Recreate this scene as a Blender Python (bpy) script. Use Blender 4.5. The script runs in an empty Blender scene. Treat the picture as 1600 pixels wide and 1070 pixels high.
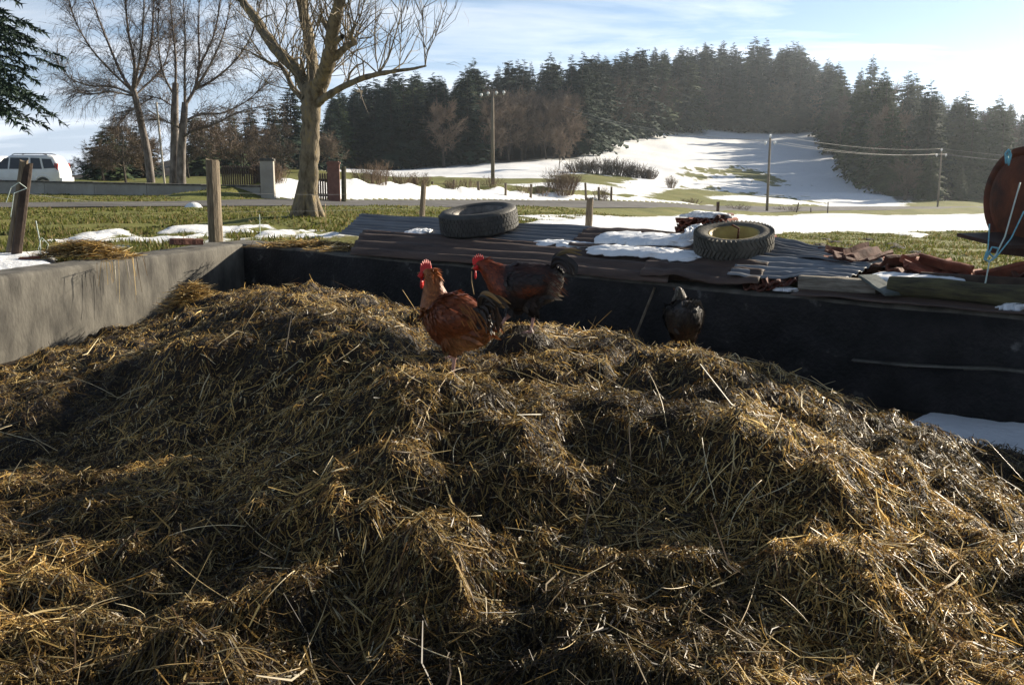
import bpy, math, random
import numpy as np
from mathutils import Vector, Matrix

random.seed(7)
rng = np.random.default_rng(11)
SC = bpy.context.scene
COL = SC.collection

# ------------------------------------------------------------------ camera
EYE = np.array([0.0, 0.0, 1.45])
FPX = 1600.0                       # focal length in photo pixels (1600 wide)
PITCH = math.radians(10.27)
cam_data = bpy.data.cameras.new('camera')
cam_data.sensor_width = 36.0
cam_data.lens = 36.0 * FPX / 1600.0
cam_data.clip_start = 0.05
cam_data.clip_end = 12000
cam = bpy.data.objects.new('camera', cam_data)
cam.location = EYE
cam.rotation_euler = (math.pi / 2 - PITCH, 0, 0)
COL.objects.link(cam)
SC.camera = cam

# ------------------------------------------------------------------ sky and sun
SUN_AZ, SUN_EL = math.radians(52), math.radians(20)      # azimuth from +Y towards +X
SUN = Vector((math.sin(SUN_AZ) * math.cos(SUN_EL), math.cos(SUN_AZ) * math.cos(SUN_EL), math.sin(SUN_EL)))
world = bpy.data.worlds.new('World')
SC.world = world
world.use_nodes = True
wn, wl = world.node_tree.nodes, world.node_tree.links
wn.clear()
w_out = wn.new('ShaderNodeOutputWorld')
w_bg = wn.new('ShaderNodeBackground'); w_bg.inputs['Strength'].default_value = 0.050
w_sky = wn.new('ShaderNodeTexSky'); w_sky.sky_type = 'NISHITA'; w_sky.sun_disc = False
w_sky.sun_elevation = SUN_EL; w_sky.sun_rotation = SUN_AZ
w_sky.air_density = 1.0; w_sky.dust_density = 0.1; w_sky.ozone_density = 1.4; w_sky.altitude = 900
w_tc = wn.new('ShaderNodeTexCoord')
w_sep = wn.new('ShaderNodeSeparateXYZ'); wl.new(w_tc.outputs['Generated'], w_sep.inputs[0])
w_add = wn.new('ShaderNodeMath'); w_add.operation = 'ADD'; w_add.inputs[1].default_value = 0.16
wl.new(w_sep.outputs['Z'], w_add.inputs[0])
w_div = wn.new('ShaderNodeVectorMath'); w_div.operation = 'DIVIDE'
w_cmb = wn.new('ShaderNodeCombineXYZ')
for i in range(3): wl.new(w_add.outputs[0], w_cmb.inputs[i])
wl.new(w_tc.outputs['Generated'], w_div.inputs[0]); wl.new(w_cmb.outputs[0], w_div.inputs[1])
w_map = wn.new('ShaderNodeMapping')
w_map.inputs['Scale'].default_value = (0.75, 1.1, 0.4); w_map.inputs['Location'].default_value = (0.35, 2.1, 0.0)
wl.new(w_div.outputs[0], w_map.inputs[0])
w_noi = wn.new('ShaderNodeTexNoise'); w_noi.inputs['Scale'].default_value = 1.1
w_noi.inputs['Detail'].default_value = 9; w_noi.inputs['Roughness'].default_value = 0.57
w_noi.inputs['Distortion'].default_value = 0.5
wl.new(w_map.outputs[0], w_noi.inputs['Vector'])
w_rmp = wn.new('ShaderNodeValToRGB')
w_rmp.color_ramp.elements[0].position = 0.47; w_rmp.color_ramp.elements[0].color = (0.05, 0.05, 0.05, 1)
w_rmp.color_ramp.elements[1].position = 0.66; w_rmp.color_ramp.elements[1].color = (0.9, 0.9, 0.9, 1)
wl.new(w_noi.outputs['Fac'], w_rmp.inputs[0])
# clouds take their brightness from the sky they float in: paler, and lit by the sun
w_bw = wn.new('ShaderNodeRGBToBW'); wl.new(w_sky.outputs[0], w_bw.inputs[0])
def tinted(col):
    v = wn.new('ShaderNodeVectorMath'); v.operation = 'SCALE'; v.inputs[0].default_value = col
    wl.new(w_bw.outputs[0], v.inputs['Scale']); return v.outputs[0]
w_cl = wn.new('ShaderNodeMixRGB'); w_cl.blend_type = 'ADD'; w_cl.inputs[0].default_value = 1.0
w_cl.inputs[2].default_value = (1.7, 2.0, 2.5, 1); wl.new(tinted((1.52, 1.58, 1.66)), w_cl.inputs[1])
w_blue = wn.new('ShaderNodeMixRGB'); w_blue.inputs[0].default_value = 0.6
wl.new(w_sky.outputs[0], w_blue.inputs[1]); wl.new(tinted((0.62, 1.0, 1.62)), w_blue.inputs[2])
w_mix = wn.new('ShaderNodeMixRGB')
w_hz = wn.new('ShaderNodeMapRange'); w_hz.inputs['From Min'].default_value = 0.13; w_hz.inputs['From Max'].default_value = 0.0
w_hz.inputs['To Max'].default_value = 0.7; w_hz.interpolation_type = 'SMOOTHSTEP'
wl.new(w_sep.outputs['Z'], w_hz.inputs['Value'])
wl.new(w_rmp.outputs[0], w_mix.inputs[0]); w_hm = wn.new('ShaderNodeMixRGB'); wl.new(w_hz.outputs[0], w_hm.inputs[0]); wl.new(w_blue.outputs[0], w_hm.inputs[1]); wl.new(tinted((0.98, 1.14, 1.34)), w_hm.inputs[2])
wl.new(w_hm.outputs[0], w_mix.inputs[1]); wl.new(w_cl.outputs[0], w_mix.inputs[2])
wl.new(w_mix.outputs[0], w_bg.inputs['Color']); wl.new(w_bg.outputs[0], w_out.inputs['Surface'])

sun_data = bpy.data.lights.new('sun', 'SUN')
sun_data.energy = 5.0; sun_data.angle = math.radians(0.53); sun_data.color = (1.0, 0.88, 0.70)
sun = bpy.data.objects.new('sun', sun_data)
sun.rotation_euler = SUN.to_track_quat('Z', 'Y').to_euler()
sun.location = (30, 30, 40)
COL.objects.link(sun)

SC.view_settings.view_transform = 'Standard'
SC.view_settings.look = 'None'
SC.view_settings.gamma = 1.0
SC.view_settings.use_curve_mapping = False
SC.view_settings.exposure = 1.15
SC.cycles.use_denoising = True
SC.cycles.max_bounces = 8
SC.cycles.diffuse_bounces = 3
SC.cycles.transparent_max_bounces = 16

# ------------------------------------------------------------------ helpers
_c, _s = math.cos(PITCH), math.sin(PITCH)
def ray(px, py):
    u = (px - 800.0) / FPX; v = (535.0 - py) / FPX
    return np.array([u, _c + v * _s, -_s + v * _c])
def P(px, py, Y):                  # survey point: photo bearing at distance Y
    r = ray(px, py); return EYE + r * (Y / r[1])
def PZ(px, py, z):                 # survey point on a level plane
    r = ray(px, py); return EYE + r * ((z - EYE[2]) / r[2])

def hash2(ix, iy, seed):
    h = (ix.astype(np.int64) * 374761393 + iy.astype(np.int64) * 668265263 + seed * 974634777) & 0x7fffffff
    h = ((h ^ (h >> 13)) * 1274126177) & 0x7fffffff
    h = h ^ (h >> 16)
    return (h & 0xffff) / 65535.0
def vnoise(x, y, seed=0):
    x = np.asarray(x, float); y = np.asarray(y, float)
    ix, iy = np.floor(x), np.floor(y); fx, fy = x - ix, y - iy
    fx = fx * fx * (3 - 2 * fx); fy = fy * fy * (3 - 2 * fy)
    a = hash2(ix, iy, seed); b = hash2(ix + 1, iy, seed); c = hash2(ix, iy + 1, seed); d = hash2(ix + 1, iy + 1, seed)
    return (a + (b - a) * fx) * (1 - fy) + (c + (d - c) * fx) * fy
def fbm(x, y, octv=4, seed=0, gain=0.5):
    s = 0.0; a = 1.0; t = 0.0; f = 1.0
    for o in range(octv):
        s = s + a * vnoise(x * f + 17.3 * o, y * f - 9.1 * o, seed + o); t += a; a *= gain; f *= 2.03
    return s / t
def sstep(a, b, x):
    t = np.clip((x - a) / (b - a), 0, 1); return t * t * (3 - 2 * t)

# ---- meshes
class MB:                          # mesh collector
    def __init__(self): self.v = []; self.f = []; self.m = []; self.n = 0
    def add(self, V, F, mat=0):
        o = self.n
        self.v.extend([tuple(map(float, p)) for p in V]); self.n += len(V)
        for f in F: self.f.append(tuple(i + o for i in f)); self.m.append(mat)
    def box(self, c, size, mat=0, rot=None, taper=1.0):
        x, y, z = [k / 2 for k in size]
        V = [Vector((sx * x * (taper if sz > 0 else 1), sy * y * (taper if sz > 0 else 1), sz * z)) for sz in (-1, 1) for sx, sy in ((-1, -1), (1, -1), (1, 1), (-1, 1))]
        if rot is not None: V = [rot @ p for p in V]
        c = Vector(c)
        self.add([p + c for p in V], [(3, 2, 1, 0), (4, 5, 6, 7), (0, 1, 5, 4), (1, 2, 6, 5), (2, 3, 7, 6), (3, 0, 4, 7)], mat)
    def tube(self, pts, rad, sides=6, mat=0, cap=True, flat=1.0):
        pts = [np.asarray(p, float) for p in pts]; n = len(pts)
        if not hasattr(rad, '__len__'): rad = [rad] * n
        V = []; F = []
        ref = None
        for i in range(n):
            t = pts[min(i + 1, n - 1)] - pts[max(i - 1, 0)]
            t = t / (np.linalg.norm(t) + 1e-9)
            if ref is None:
                ref = np.array([0, 0, 1.0]) if abs(t[2]) < 0.9 else np.array([1.0, 0, 0])
            a = np.cross(t, ref); a /= (np.linalg.norm(a) + 1e-9); b = np.cross(a, t); ref = b
            for k in range(sides):
                th = 2 * math.pi * k / sides
                V.append(pts[i] + rad[i] * (math.cos(th) * a + flat * math.sin(th) * b))
        for i in range(n - 1):
            for k in range(sides):
                k2 = (k + 1) % sides
                F.append((i * sides + k, i * sides + k2, (i + 1) * sides + k2, (i + 1) * sides + k))
        if cap:
            F.append(tuple(range(sides))[::-1]); F.append(tuple((n - 1) * sides + k for k in range(sides)))
        self.add(V, F, mat)
    def lathe(self, prof, seg=32, mat=0, close=False):      # profile (r, z)
        V = []; F = []; n = len(prof)
        for k in range(seg):
            th = 2 * math.pi * k / seg
            for r, z in prof: V.append((r * math.cos(th), r * math.sin(th), z))
        for k in range(seg):
            k2 = (k + 1) % seg
            for i in range(n - 1 if not close else n):
                j = (i + 1) % n
                F.append((k * n + i, k2 * n + i, k2 * n + j, k * n + j))
        self.add(V, F, mat)
    def mesh(self, name, mats, smooth=False):
        me = bpy.data.meshes.new(name)
        me.from_pydata(self.v, [], self.f)
        for m in mats: me.materials.append(m)
        if len(mats) > 1: me.polygons.foreach_set('material_index', self.m)
        if smooth: me.polygons.foreach_set('use_smooth', [True] * len(me.polygons))
        me.update(); return me
    def obj(self, name, mats, parent=None, smooth=False, **kw):
        if not isinstance(mats, (list, tuple)): mats = [mats]
        return link(name, self.mesh(name, mats, smooth), parent, **kw)

def link(name, data, parent=None, loc=None, rot=None, label=None, cat=None, group=None, kind=None):
    o = bpy.data.objects.new(name, data); COL.objects.link(o)
    if parent is not None: o.parent = parent
    if loc is not None: o.location = [float(c) for c in loc]
    if rot is not None: o.rotation_euler = rot
    tag(o, label, cat, group, kind); return o
def tag(o, label=None, cat=None, group=None, kind=None):
    if label: o['label'] = label
    if cat: o['category'] = cat
    if group: o['group'] = group
    if kind or cat: o['kind'] = kind or 'thing'
    return o
def thing(name, label, cat, loc=(0, 0, 0), rotz=0.0, group=None):
    return link(name, None, None, loc, (0, 0, rotz), label, cat, group)
def copy_tree(o, parent=None):
    c = o.copy(); COL.objects.link(c)
    if parent is not None: c.parent = parent
    for ch in list(o.children): copy_tree(ch, c)
    return c
def np_mesh(name, V, F, mats, smooth=False, col=None, attr=None):
    V = np.ascontiguousarray(V, np.float32); F = np.ascontiguousarray(F, np.int32)
    me = bpy.data.meshes.new(name); k = F.shape[1]
    me.vertices.add(len(V)); me.vertices.foreach_set('co', V.ravel())
    me.loops.add(F.size); me.loops.foreach_set('vertex_index', F.ravel())
    me.polygons.add(len(F))
    me.polygons.foreach_set('loop_start', np.arange(0, F.size, k, dtype=np.int32))
    me.polygons.foreach_set('loop_total', np.full(len(F), k, np.int32))
    if smooth: me.polygons.foreach_set('use_smooth', np.ones(len(F), bool))
    for m in mats: me.materials.append(m)
    me.update(calc_edges=True)
    if col is not None:
        a = me.color_attributes.new('col', 'FLOAT_COLOR', 'POINT')
        c4 = np.ones((len(V), 4), np.float32); c4[:, :3] = col; a.data.foreach_set('color', c4.ravel())
    if attr:
        for an, av in attr.items():
            a = me.attributes.new(an, 'FLOAT', 'POINT'); a.data.foreach_set('value', np.ascontiguousarray(av, np.float32))
    me.validate(); return me

# ---- materials
def nodes_of(name):
    m = bpy.data.materials.new(name); m.use_nodes = True
    nt = m.node_tree; return m, nt.nodes, nt.links, nt.nodes['Principled BSDF']
def pmat(name, c1, c2, scale=8.0, rough=0.8, bump=0.0, bscale=None, c3=None, metal=0.0, stretch=(1, 1, 1), lo=0.35, hi=0.65, spec=0.35, detail=6, trans=0.0):
    m, n, l, b = nodes_of(name)
    tc = n.new('ShaderNodeTexCoord'); mp = n.new('ShaderNodeMapping'); mp.inputs['Scale'].default_value = stretch
    l.new(tc.outputs['Object'], mp.inputs[0])
    no = n.new('ShaderNodeTexNoise'); no.inputs['Scale'].default_value = scale; no.inputs['Detail'].default_value = detail
    no.inputs['Roughness'].default_value = 0.62
    l.new(mp.outputs[0], no.inputs['Vector'])
    r = n.new('ShaderNodeValToRGB'); e = r.color_ramp.elements
    e[0].position = lo; e[0].color = (*c1, 1); e[1].position = hi; e[1].color = (*c2, 1)
    if c3: k = e.new((hi + 1) / 2 if hi < 0.9 else 0.99); k.color = (*c3, 1)
    l.new(no.outputs['Fac'], r.inputs[0]); l.new(r.outputs[0], b.inputs['Base Color'])
    b.inputs['Roughness'].default_value = rough; b.inputs['Metallic'].default_value = metal
    b.inputs['Specular IOR Level'].default_value = spec
    if trans: b.inputs['Transmission Weight'].default_value = trans
    if bump:
        n2 = n.new('ShaderNodeTexNoise'); n2.inputs['Scale'].default_value = bscale or scale * 4; n2.inputs['Detail'].default_value = 5
        l.new(mp.outputs[0], n2.inputs['Vector'])
        bp = n.new('ShaderNodeBump'); bp.inputs['Strength'].default_value = bump; bp.inputs['Distance'].default_value = 0.02
        l.new(n2.outputs['Fac'], bp.inputs['Height']); l.new(bp.outputs[0], b.inputs['Normal'])
    return m
def colmat(name, rough=0.6, transl=0.0, spec=0.4, sheen=0.0):    # per-vertex natural colour
    m, n, l, b = nodes_of(name)
    a = n.new('ShaderNodeAttribute'); a.attribute_name = 'col'
    l.new(a.outputs['Color'], b.inputs['Base Color'])
    b.inputs['Roughness'].default_value = rough; b.inputs['Specular IOR Level'].default_value = spec
    if transl:
        t = n.new('ShaderNodeBsdfTranslucent'); l.new(a.outputs['Color'], t.inputs['Color'])
        mx = n.new('ShaderNodeMixShader'); mx.inputs[0].default_value = transl
        l.new(b.outputs[0], mx.inputs[1]); l.new(t.outputs[0], mx.inputs[2])
        l.new(mx.outputs[0], n['Material Output'].inputs['Surface'])
    return m

M = {}
M['concrete'] = pmat('concrete', (0.048, 0.045, 0.04), (0.16, 0.15, 0.128), 6.0, 0.9, 0.22, 45, c3=(0.36, 0.33, 0.28), lo=0.32, hi=0.66, stretch=(1, 1, .45), detail=10)
M['shade_concrete'] = pmat('shade_darkened_concrete', (0.006, 0.006, 0.007), (0.020, 0.020, 0.021), 5, 0.8, 0.6, 40, c3=(0.26, 0.25, 0.235), lo=0.40, hi=0.62, detail=14)  # rear wall's inner face: its shade is deepened in the near-black base colour
M['garden_concrete'] = pmat('garden_concrete', (0.30, 0.27, 0.23), (0.42, 0.39, 0.34), 1.5, 0.9, 0.2, 30)
M['old_wood'] = pmat('weathered_wood', (0.10, 0.075, 0.05), (0.24, 0.19, 0.13), 9, 0.85, 0.5, 30, stretch=(6, 6, 0.7))
M['grey_wood'] = pmat('grey_wood', (0.13, 0.11, 0.085), (0.28, 0.25, 0.20), 9, 0.85, 0.5, 30, stretch=(0.7, 6, 6))
M['mossy_wood'] = pmat('mossy_wood', (0.035, 0.03, 0.022), (0.12, 0.11, 0.05), 7, 0.9, 0.7, 25, stretch=(0.8, 5, 5))
M['dark_wood'] = pmat('dark_wood', (0.035, 0.024, 0.018), (0.09, 0.06, 0.042), 8, 0.85, 0.3, 30)
M['rubber'] = pmat('rubber', (0.03, 0.03, 0.028), (0.075, 0.072, 0.065), 6, 0.65, 0.25, 60, c3=(0.11, 0.10, 0.085))
M['dusty_rubber'] = pmat('dusty_rubber', (0.06, 0.056, 0.046), (0.13, 0.12, 0.098), 6, 0.85, 0.3, 60, c3=(0.18, 0.165, 0.13))
M['rim_metal'] = pmat('rim_metal', (0.05, 0.045, 0.04), (0.20, 0.18, 0.16), 9, 0.55, 0.1, metal=0.3)
M['yellow_rim'] = pmat('yellow_rim', (0.22, 0.15, 0.04), (0.42, 0.32, 0.09), 7, 0.6, 0.1, c3=(0.22, 0.09, 0.04))
M['rust_sheet'] = pmat('rust_sheet', (0.045, 0.029, 0.023), (0.105, 0.068, 0.052), 5, 0.75, 0.3, 40, c3=(0.22, 0.19, 0.165), stretch=(0.35, 2, 2), lo=0.35, hi=0.62)
M['grey_sheet'] = pmat('galvanised_sheet', (0.10, 0.105, 0.115), (0.21, 0.22, 0.235), 4, 0.6, 0.08, 40, c3=(0.16, 0.09, 0.06), metal=0.35, stretch=(0.3, 2, 2))
M['blue_sheet'] = pmat('bluish_sheet', (0.15, 0.155, 0.165), (0.30, 0.31, 0.325), 5, 0.55, 0.1, 40, c3=(0.20, 0.15, 0.12), metal=0.4, stretch=(0.3, 2, 2))
M['tile'] = pmat('clay_tile', (0.12, 0.035, 0.022), (0.27, 0.085, 0.048), 9, 0.85, 0.25, 50, c3=(0.32, 0.17, 0.11))
M['dark_tile'] = pmat('dark_clay_tile', (0.06, 0.024, 0.018), (0.15, 0.06, 0.04), 9, 0.85, 0.25, 50)
M['rust'] = pmat('rusty_iron', (0.035, 0.014, 0.008), (0.15, 0.045, 0.018), 5, 0.75, 0.3, 40, c3=(0.22, 0.09, 0.04), metal=0.1)
M['dark_rust'] = pmat('dark_rusty_iron', (0.018, 0.010, 0.008), (0.06, 0.026, 0.016), 5, 0.7, 0.3, 40)
M['slate'] = pmat('slate', (0.06, 0.075, 0.07), (0.13, 0.15, 0.14), 8, 0.6, 0.2)
M['twine'] = pmat('blue_twine', (0.10, 0.32, 0.42), (0.25, 0.55, 0.62), 60, 0.6)
M['pale_twine'] = pmat('pale_twine', (0.45, 0.55, 0.50), (0.62, 0.68, 0.62), 60, 0.6)
M['plastic'] = pmat('white_plastic', (0.55, 0.60, 0.58), (0.75, 0.78, 0.76), 30, 0.4)
M['white_paint'] = pmat('white_car_paint', (0.70, 0.71, 0.72), (0.78, 0.79, 0.80), 3, 0.25, spec=0.6)
M['porcelain'] = pmat('white_insulator', (0.75, 0.77, 0.76), (0.85, 0.86, 0.85), 10, 0.2, spec=0.6)
M['car_glass'] = pmat('car_glass', (0.02, 0.025, 0.03), (0.035, 0.04, 0.05), 2, 0.08, spec=0.7)
M['black_plastic'] = pmat('black_plastic', (0.02, 0.02, 0.02), (0.035, 0.035, 0.035), 8, 0.6)
M['red_lens'] = pmat('red_lens', (0.25, 0.02, 0.02), (0.35, 0.04, 0.03), 8, 0.25, spec=0.6)
M['bark'] = pmat('ash_bark', (0.075, 0.058, 0.036), (0.19, 0.155, 0.105), 9, 0.9, 1.0, 26, c3=(0.30, 0.20, 0.04), stretch=(1.5, 1.5, 0.5), lo=0.35, hi=0.55)
M['birch_bark'] = pmat('birch_bark', (0.06, 0.05, 0.045), (0.24, 0.21, 0.19), 3, 0.85, 0.3, 20, c3=(0.4, 0.37, 0.34), stretch=(2, 2, 0.8))
M['twig'] = pmat('twig', (0.085, 0.060, 0.045), (0.15, 0.11, 0.085), 3, 0.8)
M['ash_twig'] = pmat('ash_twig', (0.14, 0.11, 0.07), (0.24, 0.20, 0.14), 3, 0.8)
M['dry_twig'] = pmat('dry_twig', (0.13, 0.085, 0.055), (0.24, 0.17, 0.11), 3, 0.8)
M['pole_wood'] = pmat('pole_wood', (0.14, 0.115, 0.085), (0.24, 0.20, 0.15), 4, 0.9, 0.2, stretch=(3, 3, 0.5))
M['wire'] = pmat('wire', (0.2, 0.2, 0.2), (0.3, 0.3, 0.29), 10, 0.6)
M['red_brick'] = pmat('red_render', (0.15, 0.075, 0.055), (0.24, 0.12, 0.09), 5, 0.9, 0.2)
M['asphalt'] = pmat('asphalt', (0.06, 0.058, 0.055), (0.12, 0.115, 0.11), 1.2, 0.85, 0.3, 30)

def snow_mat():
    m, n, l, b = nodes_of('snow')
    tc = n.new('ShaderNodeTexCoord'); no = n.new('ShaderNodeTexNoise'); no.inputs['Scale'].default_value = 14; no.inputs['Detail'].default_value = 6
    l.new(tc.outputs['Object'], no.inputs['Vector'])
    r = n.new('ShaderNodeValToRGB'); r.color_ramp.elements[0].color = (0.74, 0.76, 0.79, 1); r.color_ramp.elements[1].color = (0.88, 0.89, 0.90, 1)
    l.new(no.outputs['Fac'], r.inputs[0]); l.new(r.outputs[0], b.inputs['Base Color'])
    b.inputs['Roughness'].default_value = 0.55; b.inputs['Specular IOR Level'].default_value = 0.3
    b.inputs['Subsurface Weight'].default_value = 0.0
    bp = n.new('ShaderNodeBump'); bp.inputs['Strength'].default_value = 0.35; bp.inputs['Distance'].default_value = 0.03
    l.new(no.outputs['Fac'], bp.inputs['Height']); l.new(bp.outputs[0], b.inputs['Normal'])
    return m
M['snow'] = snow_mat()
# ================================================================== terrain
ZT = 0.60                                     # top of the pit walls
C0 = PZ(380, 381, ZT); L0 = PZ(0, 432, ZT); R0 = PZ(1590, 492, ZT)
WR = (R0 - C0) / np.linalg.norm(R0 - C0)      # along the rear wall, to the right
WL = (L0 - C0) / np.linalg.norm(L0 - C0)      # along the left wall, towards the viewer
NR = np.array([-WR[1], WR[0], 0.0])           # outward of the rear wall
NL = np.array([WL[1], -WL[0], 0.0])           # outward of the left wall
if NL[0] > 0: NL = -NL
def wall_d(x, y):                             # signed distances outward of the inner faces
    dr = (x - C0[0]) * NR[0] + (y - C0[1]) * NR[1]
    dl = (x - C0[0]) * NL[0] + (y - C0[1]) * NL[1]
    return dr, dl
def rear(s, w, z): return C0 * [1, 1, 0] + WR * s + NR * w + np.array([0, 0, z])

# height table: bearing (photo column) -> (distance, height)
def zz(px, py, d): return P(px, py, d)[2]
TAB = {
 -900: [(0, .5), (12, .55), (24, .45), (40, .25), (70, .2), (150, -.5), (400, -9), (3000, -200)],
 -200: [(0, .5), (12, .55), (24, .38), (40, .05), (70, -.1), (150, -1.5), (400, -9), (3000, -200)],
 100: [(0, .5), (9, .57), (12, .55), (25, .28), (40, .02), (60, -.1), (120, -1.2), (400, -7), (3000, -200)],
 400: [(0, .5), (9, .57), (14.5, .52), (31, .02), (36, .1), (60, -.2), (110, -.4), (200, 3), (400, 5), (3000, -20)],
 600: [(0, .5), (10, .55), (15, .46), (37, -.28), (42, -.25), (60, zz(600, 296, 60)), (100, zz(600, 281, 100)), (150, zz(600, 271, 150)), (260, 8), (420, 12), (3000, -10)],
 770: [(0, .5), (10, .55), (20, .28), (35, -.38), (45, -.66), (49, -.6), (85, zz(770, 290, 85)), (120, zz(770, 275, 120)), (160, zz(770, 258, 160)), (300, 15), (420, 17), (3000, -10)],
 900: [(0, .5), (9, .55), (20, .2), (35, -.45), (52, -1.12), (58, -1.05), (85, zz(900, 296, 85)), (120, zz(900, 275, 120)), (168, zz(900, 252, 168)), (320, 19), (440, 20), (3000, -10)],
 1000: [(0, .5), (9, .5), (14, .3), (25, -.15), (45, -1.1), (60, -1.45), (66, -1.5), (100, zz(1000, 300, 100)), (150, zz(1000, 270, 150)), (200, zz(1000, 236, 200)), (235, zz(1000, 214, 235)), (340, 21), (460, 22), (3000, -10)],
 1200: [(0, .5), (7.5, .5), (14, .25), (25, -.27), (50, -1.65), (82, -3.3), (87, -2.95), (95, -3.0), (120, zz(1200, 308, 120)), (160, zz(1200, 281, 160)), (220, zz(1200, 240, 220)), (272, zz(1200, 214, 272)), (350, 20), (460, 22), (3000, -10)],
 1310: [(0, .5), (7.5, .48), (14, .22), (25, -.33), (50, -1.65), (90, -3.6), (96, -3.4), (110, -3.5), (140, zz(1310, 297, 140)), (180, zz(1310, 268, 180)), (220, zz(1310, 240, 220)), (350, 19), (460, 20), (3000, -10)],
 1400: [(0, .5), (7, .48), (12, .3), (25, -.42), (50, -1.65), (98, -3.9), (105, -3.75), (118, -3.9), (180, .5), (300, 11), (450, 13), (3000, -15)],
 1590: [(0, .5), (7, .45), (12, .25), (25, -.42), (50, -1.7), (110, -4.6), (118, -4.5), (132, -4.6), (200, -1), (320, 5), (450, 6), (3000, -20)],
 1900: [(0, .5), (7, .45), (12, .25), (25, -.42), (50, -1.7), (120, -4.8), (132, -4.8), (150, -4.8), (260, 0), (450, 2), (3000, -25)],
 2600: [(0, .5), (12, .3), (25, -.4), (60, -1.8), (150, -4.5), (450, -3), (3000, -25)],
}
_cols = sorted(TAB); _lg = np.linspace(math.log(0.3), math.log(3200), 260)
_tab = np.array([np.interp(np.exp(_lg), [a for a, b in TAB[c]], [b for a, b in TAB[c]]) for c in _cols])
_k = np.exp(-0.5 * (np.arange(-6, 7) / 2.2) ** 2); _k /= _k.sum()
_tab = np.array([np.convolve(np.pad(r, 6, mode='edge'), _k, mode='valid') for r in _tab])
_fine = np.arange(-900, 2601, 10.0)
_tabf = np.array([np.interp(_fine, _cols, _tab[:, j]) for j in range(_tab.shape[1])]).T
_k2 = np.exp(-0.5 * (np.arange(-12, 13) / 5.0) ** 2); _k2 /= _k2.sum()
_tabf = np.array([np.convolve(np.pad(_tabf[:, j], 12, mode='edge'), _k2, mode='valid') for j in range(_tabf.shape[1])]).T
def terrain_base(x, y):
    x = np.asarray(x, float); y = np.asarray(y, float)
    ys = np.maximum(y, 0.35); col = np.clip(800 + FPX * x / ys, -900, 2600)
    lg = np.log(ys)
    fi = (col + 900) / 10.0; fj = (lg - _lg[0]) / (_lg[1] - _lg[0])
    i = np.clip(fi.astype(int), 0, _tabf.shape[0] - 2); j = np.clip(fj.astype(int), 0, _tabf.shape[1] - 2)
    a = np.clip(fi - i, 0, 1); b = np.clip(fj - j, 0, 1)
    return (_tabf[i, j] * (1 - a) + _tabf[i + 1, j] * a) * (1 - b) + (_tabf[i, j + 1] * (1 - a) + _tabf[i + 1, j + 1] * a) * b

# ---- road centre line
ROADP = [(-500, 20.5), (-100, 23.0), (100, 25.2), (250, 27.8), (420, 31.5), (600, 37.0), (770, 46.0), (900, 55.0), (1000, 64.0), (1100, 76), (1200, 89.0), (1300, 98), (1400, 106.0), (1590, 119.0), (1900, 140)]
ROAD = np.array([[(c - 800) / FPX * d, d] for c, d in ROADP])
_t = np.linspace(0, len(ROAD) - 1, 400)
ROADC = np.stack([np.interp(_t, range(len(ROAD)), ROAD[:, k]) for k in (0, 1)], 1)
for _ in range(30): ROADC[1:-1] = (ROADC[:-2] + 2 * ROADC[1:-1] + ROADC[2:]) / 4
def road_dist(x, y):                          # signed: + beyond the road
    best = np.full(np.shape(x), 1e9); sgn = np.zeros(np.shape(x))
    for k in range(0, len(ROADC) - 1, 4):
        a = ROADC[k]; b = ROADC[min(k + 4, len(ROADC) - 1)]; ab = b - a; L2 = ab @ ab
        t = np.clip(((x - a[0]) * ab[0] + (y - a[1]) * ab[1]) / L2, 0, 1)
        dx, dy = x - a[0] - t * ab[0], y - a[1] - t * ab[1]
        d = np.hypot(dx, dy); cr = ab[0] * dy - ab[1] * dx
        m = d < best; best = np.where(m, d, best); sgn = np.where(m, np.sign(cr), sgn)
    return best * sgn
ROAD_HW = 2.1

def poly(pts): return np.array([[(c - 800) / FPX * d, d] for c, d in pts])
def poly_sd(x, y, pg):                        # signed distance, negative inside
    best = np.full(np.shape(x), 1e9); ins = np.zeros(np.shape(x), bool)
    for k in range(len(pg)):
        a, b = pg[k], pg[(k + 1) % len(pg)]; ab = b - a
        t = np.clip(((x - a[0]) * ab[0] + (y - a[1]) * ab[1]) / (ab @ ab + 1e-9), 0, 1)
        best = np.minimum(best, np.hypot(x - a[0] - t * ab[0], y - a[1] - t * ab[1]))
        c = ((a[1] > y) != (b[1] > y)) & (x < (b[0] - a[0]) * (y - a[1]) / (b[1] - a[1] + 1e-12) + a[0])
        ins ^= c
    return np.where(ins, -best, best)
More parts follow.
